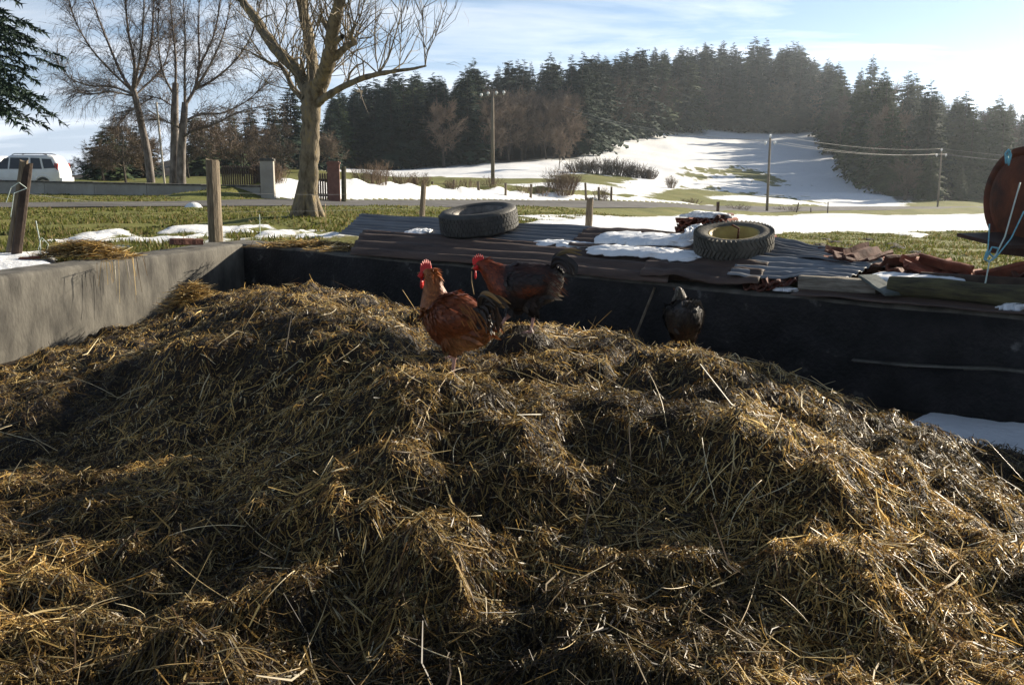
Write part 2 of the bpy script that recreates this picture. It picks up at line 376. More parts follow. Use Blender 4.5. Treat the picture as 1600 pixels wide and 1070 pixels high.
# snow cover: (polygon as bearing/distance survey, softness in metres, strength, noise weight)
ASHX = P(480, 350, 14.5)[0]
SNOWP = [
 ([(20, 23.4), (330, 27.0), (330, 27.9), (20, 24.4)], 0.5, 1.0, .7),
 ([(60, 10.9), (300, 10.6), (560, 9.9), (640, 13.0), (420, 13.9), (250, 13.5), (60, 12.4)], 0.8, .42, 1.5),
 ([(360, 15), (520, 11.2), (640, 11.0), (740, 14), (700, 17), (560, 17.5), (470, 17)], .8, .28, 1.5),
 ([(-60, 7.9), (90, 8.3), (85, 9.3), (-60, 9.0)], .3, .85, .8),
 ([(100, 9.4), (190, 9.6), (230, 10.4), (120, 10.2)], .3, .6, 1.0),
 ([(430, 33.8), (620, 40), (760, 48.5), (900, 57.8), (1010, 67), (1110, 80), (1110, 87), (1000, 73), (900, 63), (760, 54), (600, 45.5), (430, 38)], .7, 1.15, .35),
 ([(520, 128), (640, 118), (760, 112), (870, 112), (930, 118), (1000, 98), (1060, 112), (1130, 96), (1250, 100), (1330, 103), (1400, 110), (1400, 122), (1345, 165), (1300, 225), (1285, 275), (1100, 275), (1000, 245), (930, 205), (900, 172), (760, 163), (520, 160)], 5, 1.1, .55),
 ([(780, 88), (920, 72), (1010, 82), (1010, 100), (900, 104)], 4, .75, .8),
 ([(820, 11.0), (1080, 10.3), (1180, 13), (1200, 20), (1330, 24), (1700, 40), (1700, 70), (1600, 100), (1400, 92), (1250, 78), (1100, 58), (1020, 42), (960, 26), (840, 16)], 1.2, 1.3, .45),
 ([(790, 15), (960, 20), (1010, 36), (900, 36), (780, 24)], 1.2, .5, 1.1),
 ([(1395, 26), (1470, 24.5), (1450, 20.5), (1410, 20)], .8, .9, .5),
 ([(1500, 12), (1640, 10.5), (1640, 14), (1540, 14.5)], .6, .75, .8),
 ([(1390, 122), (1480, 124), (1480, 129), (1390, 128)], 2, .7, .8),
]
GRASSP = [   # bare, thawed ground inside the snowfields
 ([(1195, 19), (1340, 24.5), (1395, 23), (1400, 19.5), (1460, 19.8), (1470, 26), (1400, 28), (1500, 29), (1700, 24), (1700, 8), (1200, 8)], 1.2, 1.3),
 ([(1080, 104), (1280, 112), (1260, 122), (1080, 124)], 5, .95),
 ([(1020, 124), (1120, 130), (1150, 172), (1060, 165)], 8, .85),
 ([(1150, 150), (1240, 140), (1230, 170), (1160, 185)], 8, .75),
 ([(840, 116), (980, 112), (1000, 128), (880, 132)], 4, .8),
]
SNOWP = [(poly(a), b, c, d) for a, b, c, d in SNOWP]; GRASSP = [(poly(a), b, c) for a, b, c in GRASSP]
def snow_cover(x, y):
    s = np.full(np.shape(x), -0.35)
    n1 = fbm(x * 1.5, y * 1.1, 4, 5); n2 = fbm(x * .16, y * .16, 4, 31)
    far = sstep(20, 60, y)
    nz = (n1 * (1 - far * .55) + n2 * far * .55) - 0.5
    nz = nz * 2.6
    for pg, soft, st, nw in SNOWP:
        sd = poly_sd(x, y, pg)
        v = st * (1 - sstep(-soft, soft, sd + nz * soft * .6)) * 1.0 - 0.35 + 0.0
        v = v + nz * nw * (1 - sstep(-soft, soft * 1.5, sd)) * .45
        s = np.maximum(s, v)
    for pg, soft, st in GRASSP:
        sd = poly_sd(x, y, pg)
        s = s - st * (1 - sstep(-soft, soft, sd + nz * soft * .9))
    rd = road_dist(x, y)
    s = np.where(np.abs(rd) < ROAD_HW + .25, -1, s - 1.2 * np.exp(-((x - ASHX) ** 2 + (y - 14.5) ** 2) / 1.1))
    return s

def terrain_z(x, y, micro=True):
    x = np.asarray(x, float); y = np.asarray(y, float)
    z = terrain_base(x, y)
    rd = road_dist(x, y)
    # verge banks and ploughed snow beyond the road
    z = z + 0.25 * np.exp(-((rd + 4.2) / 1.2) ** 2) * sstep(20, 40, y) * fbm(x * .5, y * .5, 3, 8)
    if micro:
        z = z + (fbm(x * 2.2, y * 2.2, 4, 3) - .5) * .10 * (1 - sstep(15, 60, y)) + .16 * np.exp(-((x - ASHX) ** 2 + (y - 14.5) ** 2) / 1.6) + (fbm(x * .15, y * .15, 3, 9) - .5) * .8 * sstep(30, 90, y)
        bank = np.exp(-((rd - 4.3) / 1.2) ** 2) * sstep(28, 40, y) * (1 - sstep(62, 84, y)) * sstep(-13, -9, x)
        z = z + bank * (0.25 + .75 * fbm(x * .7, y * .7, 4, 12)) * 0.95
    z = np.where(np.abs(rd) < ROAD_HW + .6, terrain_base(x, y) * sstep(ROAD_HW + .6, ROAD_HW, np.abs(rd)) + z * (1 - sstep(ROAD_HW + .6, ROAD_HW, np.abs(rd))), z)
    return z
PITZ = -0.03
def ground_z(x, y, micro=True):
    z = terrain_z(x, y, micro)
    dr, dl = wall_d(x, y)
    inside = (dr < .18) & (dl < .20)
    near = 1 - sstep(.2, 2.2, np.maximum(dr, dl))     # levelled strip behind the walls
    z = np.where(inside, PITZ, z * (1 - near) + (0.565 + (z - terrain_base(x, y)) * .6) * near)
    return z

def build_terrain():
    ang = np.concatenate([np.arange(-180, -40, 4.0), np.arange(-40, -31, .6), np.arange(-31, 31, .155), np.arange(31, 40, .6), np.arange(40, 180, 4.0)])
    ang = np.radians(ang)
    rad = np.concatenate([[0.02, 0.6, 1.5, 3.0, 4.2], np.exp(np.arange(math.log(5.0), math.log(13), .009)), np.exp(np.arange(math.log(13), math.log(60), .011)), np.exp(np.arange(math.log(60), math.log(420), .014)), np.exp(np.linspace(math.log(430), math.log(900), 9))])
    A, Rr = np.meshgrid(ang, rad)
    X = Rr * np.sin(A); Y = Rr * np.cos(A)
    Z = ground_z(X, Y); S = snow_cover(X, Y)
    dr, dl = wall_d(X, Y)
    ins = (dr < .18) & (dl < .20)
    S = np.where(ins, -1, S); WM = np.where(ins, 1.0, wood_mask(X, Y))
    Z = Z + np.where(ins, 0, sstep(-.02, .3, S) * .05 * (1 - sstep(20, 60, Y)))
    n, m = X.shape
    idx = np.arange(n * m).reshape(n, m)
    nxt = np.roll(idx, -1, axis=1)
    F = np.stack([idx[:-1], idx[1:], nxt[1:], nxt[:-1]], -1).reshape(-1, 4)[:, ::-1]
    forest = sstep(0, 1, (Z * 0))
    V = np.stack([X, Y, Z], -1).reshape(-1, 3)
    me = np_mesh('ground', V, F, [M['ground']], True, attr={'snow': S.ravel(), 'wood': WM.ravel()})
    return link('ground', me, kind='structure')

# ---- forest edge (bearing, distance)
FEDGE = [(380, 120), (540, 150), (700, 152), (770, 156), (900, 168), (930, 198), (1000, 232), (1100, 266), (1280, 268), (1300, 218), (1345, 160), (1395, 119), (1450, 124), (1590, 134), (1900, 150)]
def forest_edge(c): return np.interp(c, [a for a, b in FEDGE], [b for a, b in FEDGE])
def wood_mask(x, y):
    ys = np.maximum(y, .3); c = 800 + FPX * x / ys
    return sstep(-2, 3, y - forest_edge(c)) * (y > 20)

def ground_mat():
    m, n, l, b = nodes_of('ground')
    geo = n.new('ShaderNodeNewGeometry')
    def noise(sc, det=6, rough=.6):
        q = n.new('ShaderNodeTexNoise'); q.inputs['Scale'].default_value = sc; q.inputs['Detail'].default_value = det; q.inputs['Roughness'].default_value = rough
        l.new(geo.outputs['Position'], q.inputs['Vector']); return q.outputs['Fac']
    def ramp(f, stops):
        r = n.new('ShaderNodeValToRGB'); e = r.color_ramp.elements
        while len(e) < len(stops): e.new(.5)
        for k, (p, c) in enumerate(stops): e[k].position = p; e[k].color = (*c, 1)
        l.new(f, r.inputs[0]); return r.outputs[0]
    g1 = ramp(noise(.55, 8), [(.30, (.09, .105, .024)), (.50, (.175, .18, .038)), (.70, (.23, .185, .06))])
    g2 = ramp(noise(9, 6), [(.30, (.055, .045, .02)), (.52, (.13, .145, .035)), (.75, (.20, .175, .075))])
    mx = n.new('ShaderNodeMixRGB'); mx.inputs[0].default_value = .5; l.new(g1, mx.inputs[1]); l.new(g2, mx.inputs[2])
    at = n.new('ShaderNodeAttribute'); at.attribute_name = 'snow'
    aw = n.new('ShaderNodeAttribute'); aw.attribute_name = 'wood'
    mw = n.new('ShaderNodeMixRGB'); l.new(aw.outputs['Fac'], mw.inputs[0]); l.new(mx.outputs[0], mw.inputs[1]); mw.inputs[2].default_value = (.035, .026, .018, 1)
    fn = noise(5, 7, .7); fn2 = noise(.8, 6, .7)
    ad = n.new('ShaderNodeMath'); ad.operation = 'MULTIPLY_ADD'; l.new(fn, ad.inputs[0]); ad.inputs[1].default_value = .5; l.new(at.outputs['Fac'], ad.inputs[2])
    ad2 = n.new('ShaderNodeMath'); ad2.operation = 'MULTIPLY_ADD'; l.new(fn2, ad2.inputs[0]); ad2.inputs[1].default_value = .5; l.new(ad.outputs[0], ad2.inputs[2])
    sm = n.new('ShaderNodeMapRange'); sm.interpolation_type = 'SMOOTHSTEP'
    sm.inputs['From Min'].default_value = .50; sm.inputs['From Max'].default_value = .62
    l.new(ad2.outputs[0], sm.inputs['Value'])
    sw = n.new('ShaderNodeMath'); sw.operation = 'MULTIPLY_ADD'; l.new(aw.outputs['Fac'], sw.inputs[0]); sw.inputs[1].default_value = -.9; l.new(sm.outputs[0], sw.inputs[2]); sw.use_clamp = True
    sc = ramp(noise(2.5, 6), [(.3, (.76, .78, .81)), (.7, (.88, .89, .90))])
    ms = n.new('ShaderNodeMixRGB'); l.new(sw.outputs[0], ms.inputs[0]); l.new(mw.outputs[0], ms.inputs[1]); l.new(sc, ms.inputs[2])
    l.new(ms.outputs[0], b.inputs['Base Color']); b.inputs['Roughness'].default_value = .8; b.inputs['Specular IOR Level'].default_value = .2
    bp = n.new('ShaderNodeBump'); bp.inputs['Strength'].default_value = .6; bp.inputs['Distance'].default_value = .06
    l.new(noise(12, 7, .7), bp.inputs['Height']); l.new(bp.outputs[0], b.inputs['Normal'])
    return m
M['ground'] = ground_mat()
ground = build_terrain()

# ---- road: a strip following the ground, 4 mm proud
def build_road():
    V = []; F = []
    for k in range(len(ROADC)):
        a = ROADC[max(k - 1, 0)]; b = ROADC[min(k + 1, len(ROADC) - 1)]
        t = (b - a) / np.linalg.norm(b - a); nn = np.array([-t[1], t[0]])
        for j, o in enumerate(np.linspace(-ROAD_HW, ROAD_HW, 5)):
            q = ROADC[k] + nn * o
            V.append((q[0], q[1], float(ground_z(q[0], q[1])) + .03 + (.03 if j in (1, 2, 3) else 0)))
    for k in range(len(ROADC) - 1):
        for j in range(4): F.append((k * 5 + j, k * 5 + j + 1, (k + 1) * 5 + j + 1, (k + 1) * 5 + j))
    link('road', np_mesh('road', np.array(V), np.array(F)[:, ::-1], [M['asphalt']], True), kind='structure')
build_road()

# ================================================================== pit walls
def wall_mesh(p0, axis, nrm, length, thick, zb, zt, name, mats, label, seed, cell=.06, ledge=False):
    """cast concrete wall: gridded inner face and top with worn edges"""
    ns = max(2, int(length / cell)); ss = np.linspace(0, length, ns + 1)
    prof = []                                   # (w, z) from the inner foot over the top to the outer foot
    nz = 11
    for k in range(nz): prof.append((0.0, zb + (zt - .025 - zb) * k / (nz - 1)))
    prof += [(0.008, zt - .008), (0.028, zt)]
    for k in range(1, 6): prof.append((.028 + (thick - .056) * k / 6, zt))
    prof += [(thick - .028, zt), (thick - .008, zt - .008), (thick, zt - .03), (thick, zb)]
    V = np.zeros((ns + 1, len(prof), 3))
    for j, (w, z) in enumerate(prof):
        e = (fbm(ss * 3, np.full_like(ss, z * 4 + w * 9), 4, seed) - .5)
        dz = e * (.03 if z > zt - .05 else 0.0); dw = (fbm(ss * 5 + 9, np.full_like(ss, z * 6), 3, seed + 4) - .5) * .016
        if ledge and abs(z - (zb + (zt - zb) * .30)) < .03: dw = dw - .014
        V[:, j, :] = p0 + np.outer(ss, axis) + np.outer(w + dw, nrm)
        V[:, j, 2] = z + dz
    n, m = V.shape[:2]; idx = np.arange(n * m).reshape(n, m)
    F = np.stack([idx[:-1, :-1], idx[1:, :-1], idx[1:, 1:], idx[:-1, 1:]], -1).reshape(-1, 4)
    me = np_mesh(name, V.reshape(-1, 3), F, mats, True)
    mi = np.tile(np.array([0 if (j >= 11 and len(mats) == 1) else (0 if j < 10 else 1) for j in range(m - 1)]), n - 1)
    if len(mats) > 1: me.polygons.foreach_set('material_index', mi.astype(np.int32))
    return link(name, me, label=label, cat='wall')
p0 = C0 * [1, 1, 0]
wall_mesh(p0 + WL * 0.0, WL, NL, 9.5, .42, -.25, ZT, 'concrete_wall', [M['concrete']], 'sunlit grey concrete pit wall at the left with straw on its top', 3)
LIMEZ = []
for _px, _py in ((1390, 571), (1590, 580)):
    _r = ray(_px, _py); LIMEZ.append(float((EYE + _r * (((C0 - NR * .03 - EYE) @ NR) / (_r @ NR)))[2]))
def lime_line():
    mb = MB(); V = []; F = []; n = 40
    for i in range(n + 1):
        s = 6.25 + 3.2 * i / n; z = float(np.interp(s, [6.47, 7.18], LIMEZ)) + (float(fbm(np.array(s * 4), np.array(.3), 3, 4)) - .5) * .02; h = .007 * (.2 + float(fbm(np.array(s * 9), np.array(2.3), 3, 6)))
        V += [rear(s, -.030, z), rear(s, -.034, z + h), rear(s, .0, z + h + .01), rear(s, 0, z - .01)]
    for i in range(n):
        for k in range(3): F.append((i * 4 + k, i * 4 + 4 + k, i * 4 + 5 + k, i * 4 + 1 + k))
    mb.add(V, F); return mb.obj('lime_line', M['concrete'], REAR, True)
REAR = wall_mesh(p0 - WR * .44 - NR * 0, WR, NR, 13.0, .34, -.25, ZT - .004, 'concrete_wall', [M['shade_concrete'], M['concrete']], 'dark shaded concrete pit wall behind the manure heap', 21, ledge=True)

lime_line()

# ================================================================== manure heap
HP = []
def hp(px, py, d): HP.append(P(px, py, d))
for a in [(-60, 575, 6.9), (0, 560, 7.25), (130, 514, 7.7), (270, 462, 8.2), (335, 440, 8.3), (450, 437, 6.7), (380, 452, 7.4), (600, 456, 6.1), (700, 482, 5.8), (830, 503, 5.6), (930, 502, 5.9), (1065, 536, 5.75), (1150, 545, 5.6), (1250, 573, 5.3), (1400, 632, 4.9), (1500, 672, 4.6), (1590, 690, 4.5), (1750, 740, 4.3),
          (720, 580, 4.75), (560, 540, 4.9), (400, 520, 5.3), (250, 560, 5.3), (100, 600, 5.6), (-100, 640, 5.5),
          (600, 610, 4.1), (850, 600, 4.4), (1000, 650, 4.0), (1200, 640, 4.2), (1350, 720, 3.8), (1550, 780, 3.7),
          (200, 700, 4.45), (450, 700, 4.05), (700, 720, 3.7), (950, 760, 3.55), (1200, 780, 3.4), (1500, 860, 3.2),
          (0, 850, 3.38), (300, 850, 3.33), (650, 850, 3.12), (900, 900, 3.0), (1200, 920, 2.95), (1550, 980, 2.85),
          (0, 1060, 2.56), (400, 1060, 2.55), (800, 1060, 2.6), (1200, 1060, 2.55), (1600, 1060, 2.55)]: hp(*a)
for a in [(-3.2, 2.2, .05), (0, 1.6, .05), (3.2, 2.2, -.05), (3.6, 3.6, -.1), (0, .9, -.1), (-3.5, 1, -.1), (3.5, 1, -.1)]: HP.append(np.array(a))
for s_, w_, z_ in [(0.6, -.6, .30), (1.6, -.5, .35), (3.0, -.4, .30), (4.2, -.4, .18), (5.3, -.4, .02), (6.2, -.4, -.12), (7.2, -.4, -.14), (7.2, -.9, -.06), (8.5, -.6, -.15), (8, -1.6, -.1)]: HP.append(rear(s_, w_, z_))
HP = np.array(HP)
def _tps(r2): return np.where(r2 > 1e-12, r2 * np.log(r2 + 1e-12), 0)
_n = len(HP); _A = np.zeros((_n + 3, _n + 3)); _d2 = ((HP[:, None, :2] - HP[None, :, :2]) ** 2).sum(-1)
_A[:_n, :_n] = _tps(_d2) + np.eye(_n) * .02; _A[:_n, _n] = 1; _A[:_n, _n + 1:] = HP[:, :2]; _A[_n:, :_n] = _A[:_n, _n:].T
_w = np.linalg.solve(_A, np.concatenate([HP[:, 2], [0, 0, 0]]))
# clods and forkfuls on the heap: (column, row, distance, height, radius)
CLODS = [(P(a, b, c)[0], c, h, r) for a, b, c, h, r in [
    (255, 560, 5.2, .13, .30), (620, 610, 4.05, .12, .33), (470, 470, 6.2, .06, .35), (690, 800, 3.1, .13, .24), (600, 700, 3.55, .09, .28),
    (410, 850, 2.95, .10, .17), (290, 985, 2.55, .12, .16), (1010, 640, 4.0, .09, .36), (1180, 680, 3.75, .10, .22), (1330, 740, 3.6, .08, .34),
    (1280, 860, 3.0, .10, .26), (1000, 540, 5.4, .05, .3), (850, 560, 4.8, .06, .3), (300, 430, 8.25, .10, .22), (1480, 760, 3.8, .08, .25),
    (820, 690, 3.7, .07, .2), (500, 770, 3.3, .08, .16), (1100, 600, 4.8, .06, .3)]]
HOLES = [(P(a, b, c)[0], c, h, r) for a, b, c, h, r in [(850, 760, 3.3, .10, .28), (450, 610, 4.3, .10, .4), (1130, 800, 3.2, .10, .25), (720, 690, 3.7, .05, .15), (200, 760, 3.5, .06, .4), (1420, 830, 3.3, .07, .2), (1080, 650, 4.15, .05, .15)]]
_w2 = None; _crest = None; _pads = None
def heap_z(x, y):
    x = np.asarray(x, float); y = np.asarray(y, float); sh = x.shape
    xf, yf = x.ravel(), y.ravel(); z = np.zeros_like(xf)
    for k in range(0, len(xf), 20000):
        q = slice(k, k + 20000); d2 = (xf[q, None] - HP[None, :, 0]) ** 2 + (yf[q, None] - HP[None, :, 1]) ** 2
        z[q] = _tps(d2) @ _w[:_n] + _w[_n] + xf[q] * _w[_n + 1] + yf[q] * _w[_n + 2]
        if _w2 is not None: z[q] -= _tps(d2) @ _w2[:_n] + _w2[_n] + xf[q] * _w2[_n + 1] + yf[q] * _w2[_n + 2]
    z = z.reshape(sh)
    wx = x + (fbm(x * 2, y * 2, 3, 41) - .5) * .3; wy = y + (fbm(x * 2, y * 2, 3, 47) - .5) * .3
    for cx, cy, h, r in CLODS: z = z + h * np.exp(-(((wx - cx) / r) ** 2 + ((wy - cy) / (r * .8)) ** 2) ** 1.3)
    for cx, cy, h, r in HOLES: z = z - h * np.exp(-(((wx - cx) / r) ** 2 + ((wy - cy) / (r * .8)) ** 2))
    rough = fbm(wx * 2.3, wy * 2.3, 5, 61, .55) - .5
    ridge = 1 - np.abs(2 * fbm(wx * 4.1, wy * 4.1, 3, 71) - 1)
    z = z + rough * .19 + (ridge - .7) * .05 + (fbm(wx * 8, wy * 8, 3, 88) - .5) * .09 + (fbm(x * 19, y * 19, 3, 89) - .5) * .06
    return heap_fit(z, x, y)
def heap_fit(z, x, y):
    if _crest is not None: z = z - np.interp(x / np.maximum(y, .5), _cb, _crest) * sstep(-.95, -.15, y - np.interp(x / np.maximum(y, .5), [-.5, -.3, 0, .15, .3, .38, .5], [6.6, 6.6, 5.6, 5.5, 5.2, 4.9, 4.5]))
    if _pads is not None:                    # trodden places under the birds, nothing piled up in front of them
        for q in _pads:
            d2 = (x - q[0]) ** 2 + (y - q[1]) ** 2; k = np.exp(-(d2 / .16 ** 2) ** 1.5); z = z * (1 - k) + q[2] * k
            b = np.abs(x / np.maximum(y, .5) - q[0] / q[1]); los = EYE[2] + (q[2] - EYE[2]) * y / q[1] - .045
            k2 = (1 - sstep(.022, .05, b)) * sstep(-1.6, -1.0, y - q[1]) * (y < q[1] + .02); z = np.where(k2 > 0, np.minimum(z, z * (1 - k2) + los * k2), z)
    return np.maximum(z, -.3)
_A[:_n, :_n] += np.eye(_n) * .10
_w2 = np.linalg.solve(_A, np.concatenate([heap_z(HP[:, 0], HP[:, 1]) + .012 - HP[:, 2], [0, 0, 0]]))
HX0, HX1, HY0, HY1, HS = -4.9, 4.2, 1.3, 9.95, .026
hx = np.arange(HX0, HX1 + HS, HS); hy = np.arange(HY0, HY1 + HS, HS)
GX, GY = np.meshgrid(hx, hy); GZ0 = heap_z(GX, GY); GZ = GZ0
# fit the crest line of the heap to the surveyed one
_cb = np.linspace(-.56, .54, 23); _crest = np.zeros(23)
_tc = np.interp(800 + _cb * FPX, [-100, 0, 130, 270, 335, 450, 600, 700, 830, 930, 1065, 1150, 1250, 1400, 1500, 1590, 1700], [590, 558, 516, 464, 446, 440, 458, 484, 507, 506, 538, 548, 576, 634, 672, 690, 720])
_wd = wall_d(GX, GY); _in = (_wd[0] < -.05) & (_wd[1] < -.05) & (GY > 3.4)
for _it in range(4):
    _dz = EYE[2] - GZ; _u = np.arctan2(_dz, GY) - PITCH; _row = 535 + FPX * np.tan(_u); _b = GX / GY; _new = np.zeros(23)
    for k in range(23):
        mk = _in & (np.abs(_b - _cb[k]) < .026); r_ = np.where(mk, _row, 1e9); a_ = np.unravel_index(r_.argmin(), r_.shape)
        _new[k] = (_tc[k] - r_[a_]) * GY[a_] / FPX
    _new[1:-1] = (_new[:-2] + 2 * _new[1:-1] + _new[2:]) / 4
    _crest = _crest + _new * .9; GZ = heap_fit(GZ0, GX, GY)
BIRD_FEET = [P(708, 577, 4.72), P(816, 509, 5.45), P(1066, 538, 5.72)]
_pads = BIRD_FEET; GZ = heap_fit(GZ0, GX, GY)
dr_, dl_ = wall_d(GX, GY)
def hsample(x, y):
    fi = np.clip((x - HX0) / HS, 0, len(hx) - 2.001); fj = np.clip((y - HY0) / HS, 0, len(hy) - 2.001)
    i = fi.astype(int); j = fj.astype(int); a = fi - i; b = fj - j
    return (GZ[j, i] * (1 - a) + GZ[j, i + 1] * a) * (1 - b) + (GZ[j + 1, i] * (1 - a) + GZ[j + 1, i + 1] * a) * b
def hz(x, y): return float(hsample(np.array([x]), np.array([y]))[0])
M['manure'] = pmat('manure', (0.010, 0.006, 0.004), (0.032, 0.020, 0.010), 14, 0.75, 0.9, 70, c3=(0.07, 0.045, 0.02))
ok = (dr_ < .05) & (dl_ < .05)
ii = np.arange(GX.size).reshape(GX.shape)
q4 = np.stack([ii[:-1, :-1], ii[:-1, 1:], ii[1:, 1:], ii[1:, :-1]], -1).reshape(-1, 4)
keep = ok.ravel()[q4].all(1) & (GZ.ravel()[q4].max(1) > -.09)
q4 = q4[keep]; used = np.unique(q4); remap = np.full(GX.size, -1); remap[used] = np.arange(len(used))
heap = thing('manure_heap', 'large brown manure and straw heap filling the concrete pit', 'manure heap', (0, 3.5, 0))
HOFF = np.array([0, 3.5, 0])
link('manure', np_mesh('manure', np.stack([GX.ravel(), GY.ravel(), GZ.ravel()], -1)[used] - HOFF, remap[q4], [M['manure']], True), heap)

# ---- straw
M['straw'] = colmat('straw', 0.45, 0.42, 0.4)
PAL = np.array([[.56, .375, .125], [.38, .235, .068], [.13, .07, .022], [.70, .54, .25], [.055, .033, .015], [.028, .018, .010], [.18, .15, .055], [.70, .60, .38]])
PW = np.array([.20, .17, .17, .10, .16, .11, .05, .04])
def straw_set(n, lmin, lmax, width, off, stick, ymin, ymax, ypow, seed, pale=0):
    r = np.random.default_rng(seed)
    y = (ymin ** (1 - ypow) + r.random(n * 2) * (ymax ** (1 - ypow) - ymin ** (1 - ypow))) ** (1 / (1 - ypow))
    x = (r.random(n * 2) - .5) * 2 * (.56 * y + .35)
    dr, dl = wall_d(x, y); z = hsample(x, y)
    g = (dr < -.03) & (dl < -.03) & (z > -.08)
    for q in BIRD_FEET[:2]: g &= ~(((x - q[0]) ** 2 + (y - q[1] + .06) ** 2 < .10 ** 2) & (r.random(n * 2) < .8))   # scratched bare by the birds
    x, y = x[g][:n], y[g][:n]; n = len(x)
    cl = fbm(x * 1.7, y * 1.7, 3, 91)
    th = r.random(n) * 2 * math.pi * np.where(r.random(n) < .82, 1, 0) + fbm(x * 2.6, y * 2.6, 2, 95) * 9
    Ln = lmin + (lmax - lmin) * r.random(n) ** 2.2
    dx, dy = np.cos(th) * Ln / 2, np.sin(th) * Ln / 2
    bend = (r.random(n) - .5) * Ln * .35
    mx, my = x - dy / (Ln / 2) * bend, y + dx / (Ln / 2) * bend
    st = r.random(n) < stick
    o0 = r.random(n) * off; o1 = r.random(n) * off + np.where(st, r.random(n) * Ln * .6, 0); om = (o0 + o1) / 2 + r.random(n) * off * .5
    A = np.stack([x - dx, y - dy, hsample(x - dx, y - dy) + o0], -1)
    B = np.stack([mx, my, np.maximum(hsample(mx, my), 0) + om], -1)
    Cc = np.stack([x + dx, y + dy, hsample(x + dx, y + dy) + o1], -1)
    mid = (A[:, 2] + Cc[:, 2]) / 2
    B[:, 2] = np.maximum(hsample(mx, my) + o0, np.minimum(mid, hsample(mx, my) + .05))
    t = Cc - A; t /= np.linalg.norm(t, axis=1, keepdims=True) + 1e-9
    up = np.zeros_like(t); up[:, 2] = 1; up += (r.random((n, 3)) - .5) * 1.5
    sd = np.cross(t, up); sd /= np.linalg.norm(sd, axis=1, keepdims=True) + 1e-9
    w = (width * (.55 + .9 * r.random(n) ** 1.6))[:, None] / 2
    V = np.stack([A - sd * w, A + sd * w, B - sd * w, B + sd * w, Cc - sd * w * .6, Cc + sd * w * .6], 1)
    base = np.arange(n)[:, None] * 6
    F = np.concatenate([base + [0, 1, 3, 2], base + [2, 3, 5, 4]], 0)
    # natural colour: fresh straw on the crowns, rotted brown in the middle of clods
    pi = r.choice(len(PAL), n, p=PW / PW.sum())
    c = PAL[pi] * (.62 + .5 * r.random((n, 1)))
    rot = np.clip(1.25 - .9 * sstep(.42, .64, cl), .5, 1.25) * (1.2 - .45 * sstep(.45, .62, fbm(x * .75, y * .75, 3, 99)))
    c = c * rot[:, None]
    if pale: c = PAL[r.choice([0, 3, 3, 7, 6, 1], n)] * (.8 + .4 * r.random((n, 1)))
    ok2 = ~((wall_d(A[:, 0], A[:, 1])[0] > 0) | (wall_d(Cc[:, 0], Cc[:, 1])[0] > 0) | (wall_d(A[:, 0], A[:, 1])[1] > 0) | (wall_d(Cc[:, 0], Cc[:, 1])[1] > 0))
    k = np.concatenate([ok2, ok2]); F = F[k]
    return V.reshape(-1, 3), F, np.repeat(c, 6, 0)
sets = [straw_set(70000, .025, .11, .0037, .030, .16, 1.9, 9.6, 1.5, 1), straw_set(105000, .016, .055, .0036, .030, .34, 1.9, 9.6, 1.6, 2), straw_set(5000, .12, .30, .0045, .035, .20, 1.9, 9.4, 1.5, 3),
        straw_set(110000, .007, .025, .0040, .022, .45, 1.9, 9.6, 1.7, 5)]
Vs = []; Fs = []; Cs = []; o = 0
for V, F, c in sets: Vs.append(V); Fs.append(F + o); Cs.append(c); o += len(V)
link('straw', np_mesh('straw', np.concatenate(Vs) - HOFF, np.concatenate(Fs), [M['straw']], False, col=np.concatenate(Cs)), heap, kind='stuff')
# long single stalks that can be picked out one by one
def stalk_mesh(k):
    r = random.Random(k); mb = MB(); n = 7; L = 1.0
    bx, bz = r.uniform(-.12, .12), r.uniform(-.05, .05); kink = r.uniform(.3, .7); ka = r.uniform(-.18, .18)
    pts = []
    for i in range(n):
        t = i / (n - 1); pts.append((t - .5, bx * 4 * t * (1 - t) + ka * max(0, t - kink), bz * 4 * t * (1 - t)))
    mb.tube(pts, [.0095 * (1 - .4 * i / (n - 1)) for i in range(n)], 5, flat=.75)
    me = mb.mesh('stalk', [M['stalk_%d' % (k % 4)]], True); return me
for k, (a, b) in enumerate([((.40, .28, .12), (.62, .48, .24)), ((.30, .20, .08), (.48, .33, .14)), ((.52, .42, .24), (.70, .60, .38)), ((.22, .16, .06), (.36, .28, .11))]):
    M['stalk_%d' % k] = pmat('stalk_straw_%d' % k, a, b, 5, .4, spec=.5)
STM = [stalk_mesh(k) for k in range(12)]
rs = random.Random(77); cnt = 0
while cnt < 270:
    y = 2.3 + 4.0 * rs.random() ** 1.6; x = (rs.random() - .5) * 2 * (.52 * y)
    dr, dl = wall_d(x, y)
    if dr > -.3 or dl > -.3: continue
    L = rs.uniform(.12, .34); th = rs.uniform(0, 2 * math.pi)
    x0, y0, x1, y1 = x - math.cos(th) * L / 2, y - math.sin(th) * L / 2, x + math.cos(th) * L / 2, y + math.sin(th) * L / 2
    a = np.array([x0, y0, hz(x0, y0) + .022]); b = np.array([x1, y1, hz(x1, y1) + .022 + (rs.uniform(.02, .14) if rs.random() < .28 else 0)])
    zc = hz(x, y) + .018; mid = (a + b) / 2; lift = max(0, zc - mid[2]); mid[2] += lift
    if mid[2] - zc > .06: continue
    d = Vector(b - a)
    o = link('stalk', STM[cnt % 12], heap, loc=mid - HOFF)
    o.rotation_euler = (Matrix.Rotation(0, 3, 'Z') @ d.to_track_quat('X', 'Z').to_matrix() @ Matrix.Rotation(rs.uniform(-.6, .6), 3, 'X')).to_euler()
    sc_ = d.length; o.scale = (sc_, sc_ if sc_ < .2 else .2, .22); cnt += 1
